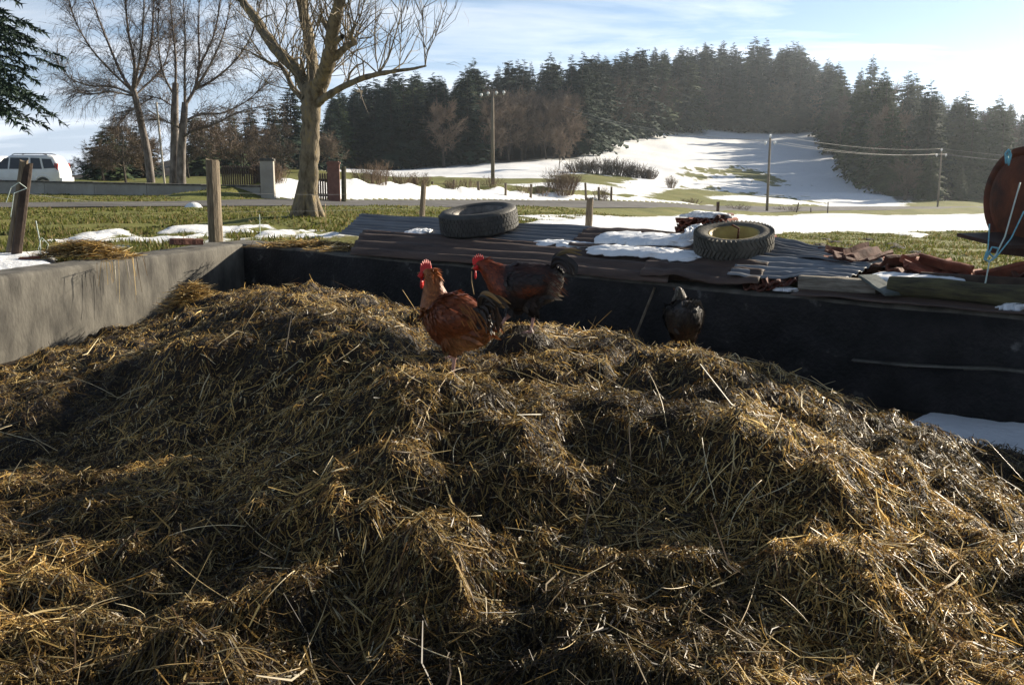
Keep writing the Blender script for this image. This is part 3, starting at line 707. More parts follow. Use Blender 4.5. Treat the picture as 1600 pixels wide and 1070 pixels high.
# ================================================================== trees
M['needle_dark'] = pmat('spruce_needles', (.008, .022, .015), (.024, .050, .028), .8, .8, c3=(.045, .075, .032), spec=.2)
M['needle_green'] = pmat('fir_needles', (.024, .045, .018), (.062, .088, .032), .8, .8, c3=(.09, .11, .04), spec=.2)
M['trunk_dark'] = pmat('dark_trunk', (.03, .024, .02), (.08, .065, .05), 4, .9)
M['forest_twig'] = pmat('forest_twig', (.075, .058, .044), (.145, .115, .088), .5, .85, spec=.1)
M['forest_twig_pale'] = pmat('forest_twig_pale', (.14, .10, .07), (.26, .20, .145), .5, .85, spec=.1)

def rv(r, s=1.0): return np.array([r.gauss(0, s), r.gauss(0, s), r.gauss(0, s)])
def unit(v): return v / (np.linalg.norm(v) + 1e-9)

def conifer_mesh(seed, H, R, whorls, nb, sprays, base=.06, mat='needle_dark', fine=False, shape=1.0):
    r = random.Random(seed)
    tk = MB(); tk.tube([(0, 0, -.4), (0, 0, H * .5), (0, 0, H)], [H * .014, H * .009, .01], 5, 0)
    cr = MB()
    V = []; F = []
    def tri(a, b, c):
        k = len(V); V.extend((a, b, c)); F.append((k, k + 1, k + 2))
    for w in range(whorls):
        t = (w + r.random() * .7) / whorls
        z0_ = H * (base + (1 - base) * t)
        Lm = R * (1 - t) ** shape * (1.0 if t > .12 else .75 + 2 * t) + .12
        k0 = r.random() * 6.28
        for b in range(nb if t < .85 else max(4, nb - 3)):
            if r.random() < .10: continue
            th = k0 + 6.283 * b / nb + r.uniform(-.25, .25)
            L = Lm * r.uniform(.55, 1.22); z = z0_ + H / whorls * r.uniform(-.8, .8)
            d = np.array([math.cos(th), math.sin(th), 0]); sd = np.array([-d[1], d[0], 0])
            droop = r.uniform(.10, .34) * (1 - .7 * t); up = r.uniform(.0, .28)
            def at(u): return np.array([0, 0, z]) + d * L * u + np.array([0, 0, L * (up * u - droop * 2.2 * u * u + .25 * droop * u ** 4)])
            for s in range(sprays):
                u = (s + .6) / sprays; p = at(u); q = at(min(1.05, u + 1.0 / sprays))
                wd = L * (.30 if fine else .46) * (1.15 - u) + .10 * (R / 3)
                hang = wd * r.uniform(.25, .75)
                for sg in (-1, 1):
                    tip = p + sd * sg * wd * r.uniform(.7, 1.2) + d * wd * r.uniform(.2, .7) - np.array([0, 0, hang * r.uniform(.3, 1.0)])
                    if fine:
                        td = unit(tip - p)
                        for j in range(7):
                            f0 = j / 7; a = p * (1 - f0) + tip * f0
                            e = a + unit(td + rv(r, .45) - np.array([0, 0, .25])) * r.uniform(.12, .24)
                            o = unit(np.cross(e - a, rv(r))) * .028
                            tri(a - o, a + o, e)
                    else:
                        tri(p, q, tip)
                if not fine: tri(p, q, p * .5 + q * .5 - np.array([0, 0, hang]) + rv(r, .05))
                else:
                    for j in range(6):
                        a = p + (q - p) * r.random(); e = a + unit(d * .6 + rv(r, .5) - np.array([0, 0, .5])) * r.uniform(.12, .28); o = unit(np.cross(e - a, rv(r))) * .03; tri(a - o, a + o, e)
    cr.add(V, F, 0)
    return tk.mesh('trunk', [M['trunk_dark']], True), cr.mesh('crown', [M[mat]])

class Bare:
    """leafless tree: tubes for limbs, thin blades for twigs"""
    def __init__(self, seed): self.r = random.Random(seed); self.wood = MB(); self.tw = MB()
    def limb(self, pts, rad, sides=6, rough=0.0):
        k = self.wood.n; self.wood.tube(pts, rad, sides, 0, cap=False)
        if rough:                                # furrowed, knotty bark
            for i in range(len(pts)):
                for j in range(sides):
                    q = k + i * sides + j; v = np.array(self.wood.v[q]); c = np.asarray(pts[i], float)
                    a = 1 + rough * (self.r.random() - .45) + rough * 1.6 * max(0, float(vnoise(np.array(i * .55 + k), np.array(j * .8), 5)) - .62) * 2
                    self.wood.v[q] = tuple(c + (v - c) * a)
    def twig(self, p, q, w, side=None):
        d = q - p; s = np.cross(d, rv(self.r)); s = unit(s) * w / 2
        m = (p + q) / 2 + rv(self.r, np.linalg.norm(d) * .06)
        self.tw.add([p - s, p + s, m - s * .8, m + s * .8, q], [(0, 1, 3, 2), (2, 3, 4)], 0)
    def branch(self, p, d, L, rad, level, grav=0.0, up=0.0, nchild=5, wig=.16, sides=5, tw=(.5, .02), spread=.75, ntw=6):
        r = self.r; n = 5 if level > 0 else 4; pts = [np.array(p, float)]; d = unit(np.array(d, float))
        for i in range(n):
            d = unit(d + rv(r, wig) + np.array([0, 0, up - grav * (i / n)]))
            pts.append(pts[-1] + d * L / n)
        self.limb(pts, [rad * (1 - .72 * i / n) for i in range(n + 1)], sides if level > 1 else (4 if level == 1 else 3))
        if level == 0:
            for k in range(ntw):
                i = r.randint(1, n); a = pts[i]; dd = unit(unit(pts[i] - pts[i - 1]) + rv(r, .55) + np.array([0, 0, up * 1.5 - grav * 2.0]))
                q = a + dd * tw[0] * r.uniform(.5, 1.3)
                self.twig(a, q, tw[1])
                for j in range(2):
                    f = r.uniform(.3, .9); a2 = a * (1 - f) + q * f
                    self.twig(a2, a2 + unit(dd + rv(r, .6) - np.array([0, 0, grav * 1.2])) * tw[0] * r.uniform(.3, .8), tw[1] * .75)
            return
        for k in range(nchild):
            f = r.uniform(.25, 1.0) if k else 1.0
            x = f * n; i = min(int(x), n - 1); a = pts[i] * (1 - (x - i)) + pts[i + 1] * (x - i)
            dd = unit(unit(pts[i + 1] - pts[i]) + rv(r, spread * .6))
            self.branch(a, dd, L * r.uniform(.45, .72), rad * (1 - .65 * f) * .7 + .003, level - 1, grav, up, nchild, wig, sides, tw, spread, ntw)

# ---- forest kinds (meshes shared by all copies)
CON = [conifer_mesh(100 + k, h, rr * 1.25, int(wh * 1.25), 11, 4, mat=m, shape=sp) for k, (h, rr, wh, m, sp) in enumerate([
    (16, 3.6, 25, 'needle_dark', .66), (16, 3.1, 27, 'needle_dark', .6), (16, 4.1, 24, 'needle_green', .6), (16, 3.4, 26, 'needle_green', .72), (16, 4.2, 20, 'needle_dark', .45)])]
def forest_bare(seed, H, W, mat):
    t = Bare(seed); r = t.r
    tops = []
    stems = r.choice([1, 1, 2])
    for s in range(stems):
        b = np.array([r.uniform(-.4, .4), r.uniform(-.4, .4), -.3]); tp = np.array([r.uniform(-1, 1), r.uniform(-1, 1), H * .72])
        m = (b + tp) / 2 + rv(r, .3); t.limb([b, m, tp], [.19, .13, .05], 5)
        for k in range(20 if stems == 1 else 12):
            f = r.uniform(.22, 1); p = b * (1 - f) + tp * f
            th = r.uniform(0, 6.28); d = np.array([math.cos(th), math.sin(th), r.uniform(.5, 1.4)])
            t.branch(p, d, W * r.uniform(.65, 1.1) * (1.15 - .45 * f), .06, 1, 0, .06, 6, .14, 3, (1.0, .06), .9, 11)
    return t.wood.mesh('trunk', [M['trunk_dark']], False), t.tw.mesh('crown', [M[mat]])
BAR = [forest_bare(300 + k, 12, 3.6, 'forest_twig' if k % 3 else 'forest_twig_pale') for k in range(4)]

def forest_tree(kind, me, loc, rz, sc, label, cat, group):
    o = thing(kind, label, cat, loc, rz, group); o.scale = sc
    link('trunk', me[0], o); link('crown', me[1], o)
    return o
SKY_C = [525, 560, 600, 660, 715, 740, 780, 850, 900, 1000, 1060, 1130, 1200, 1235, 1252, 1350, 1400, 1450, 1500, 1590, 1700]
SKY_Y = [150, 140, 118, 118, 128, 100, 104, 94, 90, 85, 80, 72, 68, 70, 96, 94, 116, 136, 150, 160, 190]
fr = random.Random(5); placed = []; ncon = nbar = 0
def try_tree(c, k, spacing):
    d = float(forest_edge(c)) + k; x = (c - 800) / FPX * d
    for a, b in placed[-900:]:
        if (a - x) ** 2 + (b - d) ** 2 < spacing * spacing: return None
    placed.append((x, d)); return x, d
cands = []
for row, (k0, k1, n) in enumerate([(0, 5, 900), (6, 14, 700), (15, 30, 500), (32, 60, 420), (62, 105, 400)]):
    for _ in range(n): cands.append((fr.uniform(525, 1680), fr.uniform(k0, k1)))
for c, k in cands:
    if ncon + nbar > 500: break
    q = try_tree(c, k, 3.0 + .022 * k + (.8 if c > 1290 else 0))
    if q is None: continue
    x, d = q; z = float(ground_z(x, d)) - .15
    pc = .92 if c < 735 else (.12 if c < 905 and k < 32 else (.85 if c < 905 else (.50 if c < 1290 and k < 40 else (.80 if c < 1290 else .88))))
    if fr.random() < pc:
        if ncon >= 298: continue
        ncon += 1
        hgt = {0: fr.uniform(11.5, 15.0)}.get(0) if c < 735 else (fr.uniform(12, 18) if c < 1290 else fr.uniform(9.5, 14.5))
        if k > 30: hgt *= 1.12
        if c < 735: hgt *= float(np.interp(c, [525, 600, 640, 735], [.86, 1.0, 1.05, .95]))
        if c > 1500: hgt *= .86
        if c > 1385 and k < 5: hgt = fr.uniform(3, 6.5)
        if 1235 < c < 1400 and k > 3000: hgt *= .82
        lim_ = EYE[2] + (245 - float(np.interp(c, SKY_C, SKY_Y))) / FPX * d - z
        hgt = max(3.0, min(hgt * 1.15, lim_ * fr.uniform(.84, 1.02)) if k < 60 else min(23, lim_ * fr.uniform(.80, 1.02)))
        if c > 1385 and k < 5: hgt = fr.uniform(3, 6.5)
        s = hgt / 16; me = CON[fr.choice([0, 1, 4, 0, 1, 2] if c < 1290 else [2, 3, 2, 0, 3])]
        wd = s * fr.uniform(.85, 1.2) * (1.2 if hgt < 8 else 1)
        forest_tree('spruce_tree', me, (x, d, z), fr.uniform(0, 6.28), (wd, wd, s), 'dark green spruce standing in the forest on the far hillside', 'spruce tree', 'spruces of the hillside forest')
    else:
        if nbar >= 190: continue
        nbar += 1
        hgt = fr.uniform(8.5, 12) if c < 905 else fr.uniform(9, 14)
        hgt = max(3.0, min(hgt, (EYE[2] + (245 - float(np.interp(c, SKY_C, SKY_Y))) / FPX * d - z) * fr.uniform(.7, .95))); s = hgt / 12
        if c > 1385 and k < 5: s *= .5
        wd = s * fr.uniform(.9, 1.25)
        forest_tree('bare_tree', BAR[fr.randrange(4)], (x, d, z), fr.uniform(0, 6.28), (wd, wd, s), 'leafless brown tree standing in the forest on the far hillside', 'bare tree', 'leafless trees of the hillside forest')
# trees behind the gate and the garden wall
def single_tree(kind, me, px, d, hgt, baseH, wd, label, cat, dz=0):
    x = (px - 800) / FPX * d; s = hgt / baseH
    forest_tree(kind, me, (x, d, float(ground_z(x, d)) + dz), px * .37, (s * wd, s * wd, s), label, cat, None)
for px, d, h, v, w, lb in [(318, 112, 7.0, 2, 1.1, 'small spruce behind the fence, just right of the second birch'), (345, 118, 6.2, 0, 1.3, 'squat dark spruce behind the paddock fence'), (372, 116, 7.2, 3, 1.0, 'olive spruce left of the concrete gate pillar'),
                           (400, 122, 7.8, 1, 1.1, 'slim dark spruce directly behind the concrete gate pillar'), (432, 120, 8.2, 0, 1.1, 'dark spruce right of the concrete gate pillar'), (462, 126, 10.5, 0, 1.1, 'tall dark spruce just left of the big ash trunk'),
                           (500, 132, 6.5, 4, 1.4, 'broad dark spruce just right of the big ash trunk'), (522, 140, 8.0, 1, 1.2, 'dark spruce at the left end of the forest'), (176, 84, 4.4, 2, 1.6, 'dark green spruce at the left side of the bare thicket'), (195, 88, 5.0, 0, 1.3, 'dark spruce inside the bare thicket behind the first birch'), (228, 90, 4.6, 4, 1.4, 'spruce behind the leaning birch trunk')]:
    single_tree('spruce_tree', CON[v], px, d, h, 16, w, lb, 'spruce tree')
for px, d, h, v, w, lb in [(200, 72, 4.4, 1, 1.5, 'rounded leafless brown thicket tree behind the leaning birch'), (168, 76, 3.2, 2, 1.5, 'low leafless bush tree at the left of the thicket'), (240, 75, 3.6, 0, 1.4, 'leafless bush tree between the two birches'), (300, 92, 5.4, 1, 1.2, 'leafless tree behind the second birch trunk'),
                           (332, 95, 6.4, 3, 1.1, 'pale leafless tree right of the second birch'), (385, 98, 5.2, 2, 1.2, 'leafless tree behind the brown paling fence'), (415, 108, 5.4, 0, 1.2, 'leafless tree above the concrete gate pillar'), (445, 105, 5.6, 1, 1.2, 'leafless tree between gate pillar and ash trunk'), (515, 120, 5.2, 3, 1.2, 'small leafless tree right of the ash trunk'), (872, 138, 6.2, 3, .75, 'slender pale leafless tree at the end of the hedge'), (118, 95, 1.8, 1, 1.8, 'low leafless scrub right of the white car'), (140, 88, 2.2, 2, 1.6, 'low leafless scrub left of the thicket')]:
    single_tree('bare_tree', BAR[v], px, d, h, 12, w, lb, 'bare tree')

# ---- near spruce at the left edge
sp = thing('spruce_tree', 'large dark spruce cut by the left edge, its branch tips against the sky', 'spruce tree', (0, 0, 0))
d0 = 30.0; x0 = (-62 - 800) / FPX * d0; z0 = float(ground_z(x0, d0))
sp.location = (x0, d0, z0)
a, b = conifer_mesh(900, 10.5, 3.1, 30, 12, 13, base=.27, fine=True, shape=.75)
link('trunk', a, sp); link('crown', b, sp)

# ---- the big ash with pruned limbs
ASH_D = 14.5
def ash():
    base = P(480, 352, ASH_D); base[2] = float(ground_z(base[0], base[1])) - .05
    t = Bare(42); r = t.r
    def X(cx, cy, dd=0.0):                     # surveyed limb points (enlargement 3.5675, origin 350/0)
        return P(350 + cx / 3.5675, cy / 3.5675, ASH_D + dd) - base
    m = ASH_D / FPX / 3.5675                   # metres per enlarged pixel
    def lim(pts, w0, w1, sides=11, sub=6):
        pts = [X(*q) for q in pts]; ps = []
        for i in range(len(pts) - 1):
            for k in range(sub): ps.append(pts[i] * (1 - k / sub) + pts[i + 1] * k / sub)
        ps.append(pts[-1]); ps = np.array(ps)
        for _ in range(2): ps[1:-1] = (ps[:-2] + 2 * ps[1:-1] + ps[2:]) / 4
        n = len(ps); rd = [m / 2 * (w0 + (w1 - w0) * i / (n - 1)) * r.uniform(.93, 1.1) for i in range(n)]
        t.limb(list(ps), rd, sides, .16 if w0 > 20 else 0); return ps
    root = thing('ash_tree', 'big pruned leafless ash with lichen-yellow trunk beside the road', 'tree', base)
    tr = lim([(455, 1275), (462, 1230), (468, 1130), (474, 950), (480, 760), (487, 620), (492, 520), (497, 460)], 106, 94, 14)
    # flared foot
    for k in range(5):
        th = k * 1.26 + .4; t.limb([np.array([math.cos(th) * .26, math.sin(th) * .26, -.06]), np.array([math.cos(th) * .13, math.sin(th) * .13, .16]), np.array([0, 0, .55])], [.05, .09, .10], 7)
    A = lim([(478, 545, 0), (462, 500, .1), (410, 392, .4), (300, 290, .8), (225, 190, 1.1), (180, 110, 1.3), (120, 35, 1.5), (70, -60, 1.6), (40, -180, 1.7)], 78, 36)
    B = lim([(494, 520, 0), (492, 350, .3), (470, 200, .6), (440, 50, .8), (425, -60, .9), (430, -220, 1.0)], 66, 46)
    Cc = lim([(505, 540, 0), (535, 480, -.1), (570, 380, -.4), (598, 280, -.7), (604, 180, -.9), (638, 40, -1.1), (660, -60, -1.2), (655, -200, -1.3)], 88, 44)
    D = lim([(520, 585, 0), (556, 548, -.2), (650, 490, -.5), (760, 440, -.8), (860, 413, -1.1), (960, 396, -1.3), (1050, 386, -1.5), (1125, 368, -1.7)], 44, 9)
    E = lim([(468, 575, 0), (430, 540, .3), (380, 490, .6), (345, 405, .8), (305, 352, 1), (250, 358, 1.1)], 40, 14)
    K1 = lim([(585, 345, -.5), (640, 300, -.7), (690, 255, -.9), (728, 240, -1), (706, 205, -1.05), (718, 165, -1.1), (736, 138, -1.1)], 44, 13)
    lim([(600, 250, -.8), (635, 225, -.9), (660, 205, -1)], 30, 24)
    lim([(598, 185, -.9), (560, 130, -.8), (540, 100, -.75), (532, 82, -.75)], 26, 20)
    lim([(440, 430, .2), (440, 360, .1), (425, 320, 0), (380, 330, -.1)], 18, 9)
    lim([(225, 190, 1.1), (185, 125, 1), (225, 95, .9), (268, 82, .9)], 12, 5)
    lim([(690, 462, -.6), (700, 410, -.6), (740, 365, -.7), (772, 356, -.7)], 14, 6)
    tw = []
    tw += [[(862, 412, -1.1), (845, 300, -1.1), (832, 200, -1), (850, 60, -.9), (840, -60, -.9)], [(862, 412, -1.1), (920, 345, -1.3), (948, 220, -1.4), (990, 60, -1.5), (1010, -50, -1.5)], [(975, 392, -1.4), (985, 300, -1.5), (980, 180, -1.5), (1020, 60, -1.6)],
           [(1122, 370, -1.7), (1118, 270, -1.7), (1104, 160, -1.7), (1112, 45, -1.8)], [(1122, 370, -1.7), (1130, 280, -1.8), (1180, 220, -1.9), (1222, 70, -2)], [(690, 462, -.6), (655, 375, -.5), (680, 280, -.4), (690, 130, -.3)], [(760, 440, -.8), (730, 330, -.9), (740, 190, -.9), (770, 60, -1)],
           [(370, 500, .6), (250, 480, .9), (150, 400, 1.2), (90, 310, 1.4)], [(340, 400, .8), (230, 360, 1), (150, 250, 1.3), (70, 120, 1.5)], [(250, 358, 1.1), (170, 270, 1.2), (120, 160, 1.4), (100, 40, 1.5)], [(300, 290, .8), (330, 200, .6), (350, 90, .5), (345, -30, .5)],
           [(470, 200, .6), (420, 130, .4), (390, 60, .3), (380, -60, .3)], [(604, 180, -.9), (650, 90, -1), (700, 20, -1.1)], [(728, 240, -1), (745, 140, -1), (760, 40, -1)], [(520, 480, -.2), (505, 380, -.4), (470, 330, -.5)], [(598, 280, -.7), (540, 200, -.9), (520, 80, -1)], [(425, 385, .3), (350, 300, .1), (290, 180, 0), (270, 60, 0)], [(640, 500, -.5), (700, 420, -.3), (720, 300, -.1), (700, 180, 0)]]
    for q in tw:
        ps = lim(q, 6, 2.2, 4, 2)
        for i in range(1, len(ps)):
            for k in range(3):
                d = unit(unit(ps[i] - ps[i - 1]) + rv(r, .5) + np.array([0, 0, .25]))
                L = r.uniform(.25, .7); e = ps[i] + d * L; t.twig(ps[i], e, .010)
                for j in range(2):
                    f = r.uniform(.3, .9); a = ps[i] * (1 - f) + e * f; t.twig(a, a + unit(d + rv(r, .5) + np.array([0, 0, .2])) * L * .55, .007)
    for ps, n in ((A, 24), (B, 22), (Cc, 22), (D, 7), (E, 12), (K1, 14)):
        for k in range(n):
            i = r.randint(6, int((len(ps) - 1) * (.7 if ps is D else 1))); d = unit(rv(r, .6) + np.array([r.uniform(-.4, .4), 0, .9])); p = ps[i]; L = r.uniform(.5, 1.3)
            pts = [p]
            for s in range(4): d = unit(d + rv(r, .16) + np.array([0, 0, .08])); pts.append(pts[-1] + d * L / 4)
            t.limb(pts, [.011, .009, .008, .006, .003], 4)
            for s in range(1, 5):
                for j in range(2):
                    dd = unit(d + rv(r, .5)); t.twig(pts[s], pts[s] + dd * r.uniform(.15, .5), .008)
    t.wood.obj('trunk', M['bark'], root, True); t.tw.obj('crown', M['ash_twig'], root)
ash()

# ---- two birches behind the garden wall
def birch(name, label, D, stems, seed, px0, py0, limbs, wmain):
    base = P(px0, py0, D); base[2] = float(ground_z(base[0], base[1])) - .1
    t = Bare(seed); r = t.r; root = thing(name, label, 'birch tree', base)
    def ln(pts, w0, w1, sides=7):
        ps = []
        for i in range(len(pts) - 1):
            for k in range(4):
                f = k / 4; a = P(pts[i][0], pts[i][1], D + pts[i][2]); b = P(pts[i + 1][0], pts[i + 1][1], D + pts[i + 1][2]); ps.append(a * (1 - f) + b * f - base)
        ps.append(P(pts[-1][0], pts[-1][1], D + pts[-1][2]) - base); ps = np.array(ps)
        for _ in range(3): ps[1:-1] = (ps[:-2] + 2 * ps[1:-1] + ps[2:]) / 4
        n = len(ps); t.limb(list(ps), [(w0 + (w1 - w0) * i / (n - 1)) * D / FPX / 2 for i in range(n)], sides); return ps
    for s in stems: ln(s, wmain, wmain * .62, 9)
    for pts, w in limbs:
        ps = ln(pts, w, 1.2, 5); n = len(ps)
        for k in range(int(16 + n * 2.2)):
            i = r.randint(2, n - 1); d = unit(ps[i] - ps[i - 1])
            dd = unit(d + rv(r, .42) + np.array([0, 0, .12]))
            t.branch(ps[i], dd, r.uniform(.7, 1.7), .014, 0, .10 if r.random() < .6 else .45, 0.0, 4, .10, 3, (.62, .014), .6, 8)
    t.wood.obj('trunk', M['birch_bark'], root, True); t.tw.obj('crown', M['twig'], root)
birch('birch_tree', 'leaning leafless birch behind the garden wall, left of its neighbour', 46, [[(236, 286, 0), (231, 240, 0), (221, 195, 0), (211, 150, 0), (207, 135, 0)]], 61, 236, 284,
      [([(208, 145, 0), (190, 118, .3), (172, 75, .6), (150, 20, 1), (130, -50, 1.3)], 6), ([(208, 140, 0), (212, 100, -.5), (200, 55, -.8), (195, -10, -1), (190, -90, -1)], 6), ([(209, 140, 0), (228, 105, .2), (238, 60, .3), (240, 10, .3), (236, -70, .2)], 6),
       ([(208, 148, 0), (175, 134, .8), (140, 136, 1.2), (105, 122, 1.6), (88, 95, 1.8)], 4), ([(206, 142, 0), (170, 108, -.6), (140, 75, -1), (115, 30, -1.4), (100, -30, -1.6)], 4), ([(210, 150, 0), (235, 128, .8), (260, 100, 1.2), (268, 50, 1.5)], 3.5), ([(208, 150, 0), (170, 142, -1), (140, 150, -1.5), (118, 140, -2)], 3), ([(214, 170, 0), (205, 172, .2), (196, 182, .3)], 2.5), ([(210, 140, 0), (222, 70, -1.4), (226, 0, -2), (222, -80, -2)], 4)], 13)
birch('birch_tree', 'twin-stemmed leafless birch behind the garden wall, next to the thin pole', 45, [[(283, 288, 0), (283, 240, 0), (287, 190, 0), (289, 160, 0)], [(272, 288, .4), (273, 230, .5), (273, 170, .6), (274, 130, .7)]], 67, 280, 286,
      [([(289, 165, 0), (305, 140, .2), (312, 105, .4), (310, 50, .6), (312, -40, .7)], 6), ([(289, 165, 0), (288, 120, -.4), (290, 60, -.7), (285, -20, -.9)], 5), ([(274, 135, .7), (275, 90, .8), (268, 30, 1), (262, -60, 1)], 5),
       ([(285, 215, 0), (305, 202, -.4), (335, 196, -.8), (370, 175, -1.3), (415, 165, -1.6)], 5), ([(288, 190, 0), (315, 176, .6), (345, 180, 1), (385, 160, 1.4), (420, 128, 1.6)], 4.5), ([(305, 140, .2), (335, 125, .5), (370, 95, .8), (398, 50, 1), (410, -10, 1.1)], 4.5), ([(306, 138, .2), (330, 100, -.6), (352, 50, -1), (365, -20, -1.2)], 4.5),
       ([(273, 150, .6), (255, 120, .2), (246, 70, 0), (248, 10, 0)], 4), ([(274, 170, .6), (258, 158, 1), (240, 150, 1.4), (226, 160, 1.7)], 3), ([(308, 110, .4), (335, 60, .3), (345, 0, .2), (350, -60, .2)], 4), ([(280, 200, 0), (262, 190, -.5), (250, 186, -.8)], 2.5)], 15)

# ---- shrubs and hedge
def shrub(px, d, w, h, n, seed, label, mat='dry_twig', tw=.016, name='bush', cat='bush', group=None):
    x = (px - 800) / FPX * d; z = float(ground_z(x, d)); t = Bare(seed); r = t.r
    for k in range(n):
        th = r.uniform(0, 6.28); e = r.random() ** .6
        p = np.array([math.cos(th) * w * .28 * e, math.sin(th) * w * .28 * e, -.05]); q = np.array([math.cos(th) * w * .5 * e, math.sin(th) * w * .5 * e, h * r.uniform(.55, 1.05) * (1.08 - .35 * e)])
        t.twig(p, q, tw * 1.6)
        for j in range(6):
            f = r.uniform(.25, .95); a = p * (1 - f) + q * f; dd = unit(unit(q - p) + rv(r, .55)); b = a + dd * h * r.uniform(.15, .4); t.twig(a, b, tw)
            t.twig((a + b) / 2, (a + b) / 2 + unit(dd + rv(r, .6)) * h * r.uniform(.1, .25), tw * .7)
    o = t.tw.obj(name, M[mat], None, loc=(x, d, z)); tag(o, label, cat, group); return o
shrub(878, 61, 2.5, 1.65, 170, 1, 'round bare brown bush beyond the road, right of the left tyre')
for k, (px, w, h) in enumerate([(905, 4.5, 1.7), (935, 5, 2.0), (962, 5, 2.1), (990, 4.5, 1.7), (1010, 3, 1.2)]):
    shrub(px, 128, w, h, 120, 20 + k, ['left end of the dark hedge at the foot of the snowy slope', 'dark hedge bush second from the left below the snowy slope', 'tallest middle bush of the dark hedge below the snowy slope', 'dark hedge bush right of the hedge middle', 'low right end of the dark hedge below the snowy slope'][k], 'forest_twig', .04, 'hedge_bush', 'hedge')
for k, (px, d, w, h, lb) in enumerate([(575, 44.5, 1.3, .8, 'brown scrub at the left end of the snow bank'), (598, 45, 1.2, 1.1, 'tall dry weeds behind the snow bank right of the gate'), (630, 48, 1.8, .75, 'dry brown scrub in front of the left field posts'), (655, 49, 1.4, .8, 'brown scrub behind the near fence post'), (708, 51, 1.0, .5, 'dry tuft left of the tall power pole above the tyre'), (733, 53, 1.2, .5, 'brown tuft between field posts above the left tyre'), (768, 55, 1.6, .55, 'dry tuft at the foot of the tall power pole'),
        (815, 57, 1.4, .45, 'low brown tuft left of the round bush'), (845, 59, 1.4, .6, 'brown scrub touching the round bush'), (940, 64, 1.4, .9, 'thin dry scrub right of the round bush'), (1046, 112, 1.3, 1.4, 'small dark shrub alone on the snowy slope'), (420, 38.5, 1.2, .9, 'dry scrub just right of the concrete gate pillar'), (437, 38, 1.2, .8, 'brown scrub between gate pillar and ash trunk'), (1080, 86, 2, .5, 'brown tuft on the far verge left of the field pole'), (1150, 82, 3, .5, 'brown tuft on the verge beside the field pole'), (1230, 88, 3, .5, 'dry grass tuft right of the field pole')]):
    shrub(px, d, w, h, 60 if h > .6 else 40, 40 + k, lb, 'dry_twig', .013 if d < 70 else .02)

# ---- grass tufts on the near ground
def grass():
    r = np.random.default_rng(9)
    n = 170000
    y = np.exp(np.log(7.2) + r.random(n) * (np.log(42) - np.log(7.2)))
    x = (r.random(n) - .5) * 2 * (.58 * y)
    dr, dl = wall_d(x, y); s = snow_cover(x, y); rd = np.abs(road_dist(x, y))
    g = (np.maximum(dr - .45, dl - .55) > 0) & (s < .02) & (rd > ROAD_HW + .2) & (fbm(x * 1.3, y * 1.3, 3, 77) > .36)
    x, y = x[g], y[g]; z = ground_z(x, y); n = len(x)
    th = r.random(n) * 6.28; h = (.012 + .032 * r.random(n) ** 2) * (1 + .9 * (fbm(x * .9, y * .9, 3, 78) > .55)) * np.where(x > .12 * y, .8, 1.0)
    w = .005 + .0009 * y
    lx = (r.random(n) - .5) * h * 1.6; ly = (r.random(n) - .5) * h * 1.6
    a = np.stack([x - np.cos(th) * w, y - np.sin(th) * w, z - .01], -1); b = np.stack([x + np.cos(th) * w, y + np.sin(th) * w, z - .01], -1); c = np.stack([x + lx, y + ly, z + h], -1)
    V = np.stack([a, b, c], 1).reshape(-1, 3); F = np.arange(n * 3).reshape(-1, 3)
    pal = np.array([[.10, .115, .024], [.14, .145, .036], [.19, .155, .06], [.07, .085, .022], [.23, .18, .085]])
    c = pal[r.choice(5, n, p=[.3, .28, .17, .15, .10])] * (.7 + .6 * r.random((n, 1)))
    M['grass'] = colmat('grass', .7, .35, .2)
    link('grass', np_mesh('grass', V, F, [M['grass']], False, col=np.repeat(c, 3, 0)), kind='stuff', label='short winter grass on the ground beyond the pit walls', cat='grass')
grass()
# ================================================================== things behind and on the pit walls
def wray(px, py, w):                      # survey: bearing cut with the vertical plane w metres behind the rear wall face
    ry = ray(px, py); t = ((C0 + NR * w - EYE) @ NR) / (ry @ NR); p = EYE + ry * t
    return float((p - C0) @ WR), float(p[2])
RZ = math.atan2(WR[1], WR[0])             # heading of the rear wall
def sheet(name, label, c00, c10, c01, c11, nw, amp, mat, sag=.0, seed=0, cat='metal sheet', group=None, edge=0.0):
    """corrugated sheet, ridges along its length; corners as (s, w, z)"""
    c00, c10, c01, c11 = [rear(*c) for c in (c00, c10, c01, c11)]
    org = (c00 + c10 + c01 + c11) / 4
    ns = 46; nv = nw * 8; V = []
    for i in range(ns + 1):
        u = i / ns
        for j in range(nv + 1):
            v = j / nv
            p = (c00 * (1 - u) + c10 * u) * (1 - v) + (c01 * (1 - u) + c11 * u) * v
            h = amp * math.sin(2 * math.pi * nw * v)
            h += (float(fbm(np.array(u * 6.0 + seed), np.array(v * 2.0), 3, seed)) - .5) * .035 + sag * math.sin(u * 9 + seed) * (1 - v) ** 3
            if v < .12: h -= edge * (1 - v / .12)
            V.append(p + np.array([0, 0, h]) - org)
    F = [(i * (nv + 1) + j, (i + 1) * (nv + 1) + j, (i + 1) * (nv + 1) + j + 1, i * (nv + 1) + j + 1) for i in range(ns) for j in range(nv)]
    loc = org
    # local x axis along the wall so the rust runs lengthwise
    R = np.array([[math.cos(-RZ), -math.sin(-RZ), 0], [math.sin(-RZ), math.cos(-RZ), 0], [0, 0, 1]])
    V = [R @ v for v in V]
    o = link(name, np_mesh(name, np.array(V), np.array(F), [M[mat]], True), None, loc, (0, 0, RZ), label, cat, group)
    sd = o.modifiers.new('thickness', 'SOLIDIFY'); sd.thickness = .004; sd.offset = -1
    return o
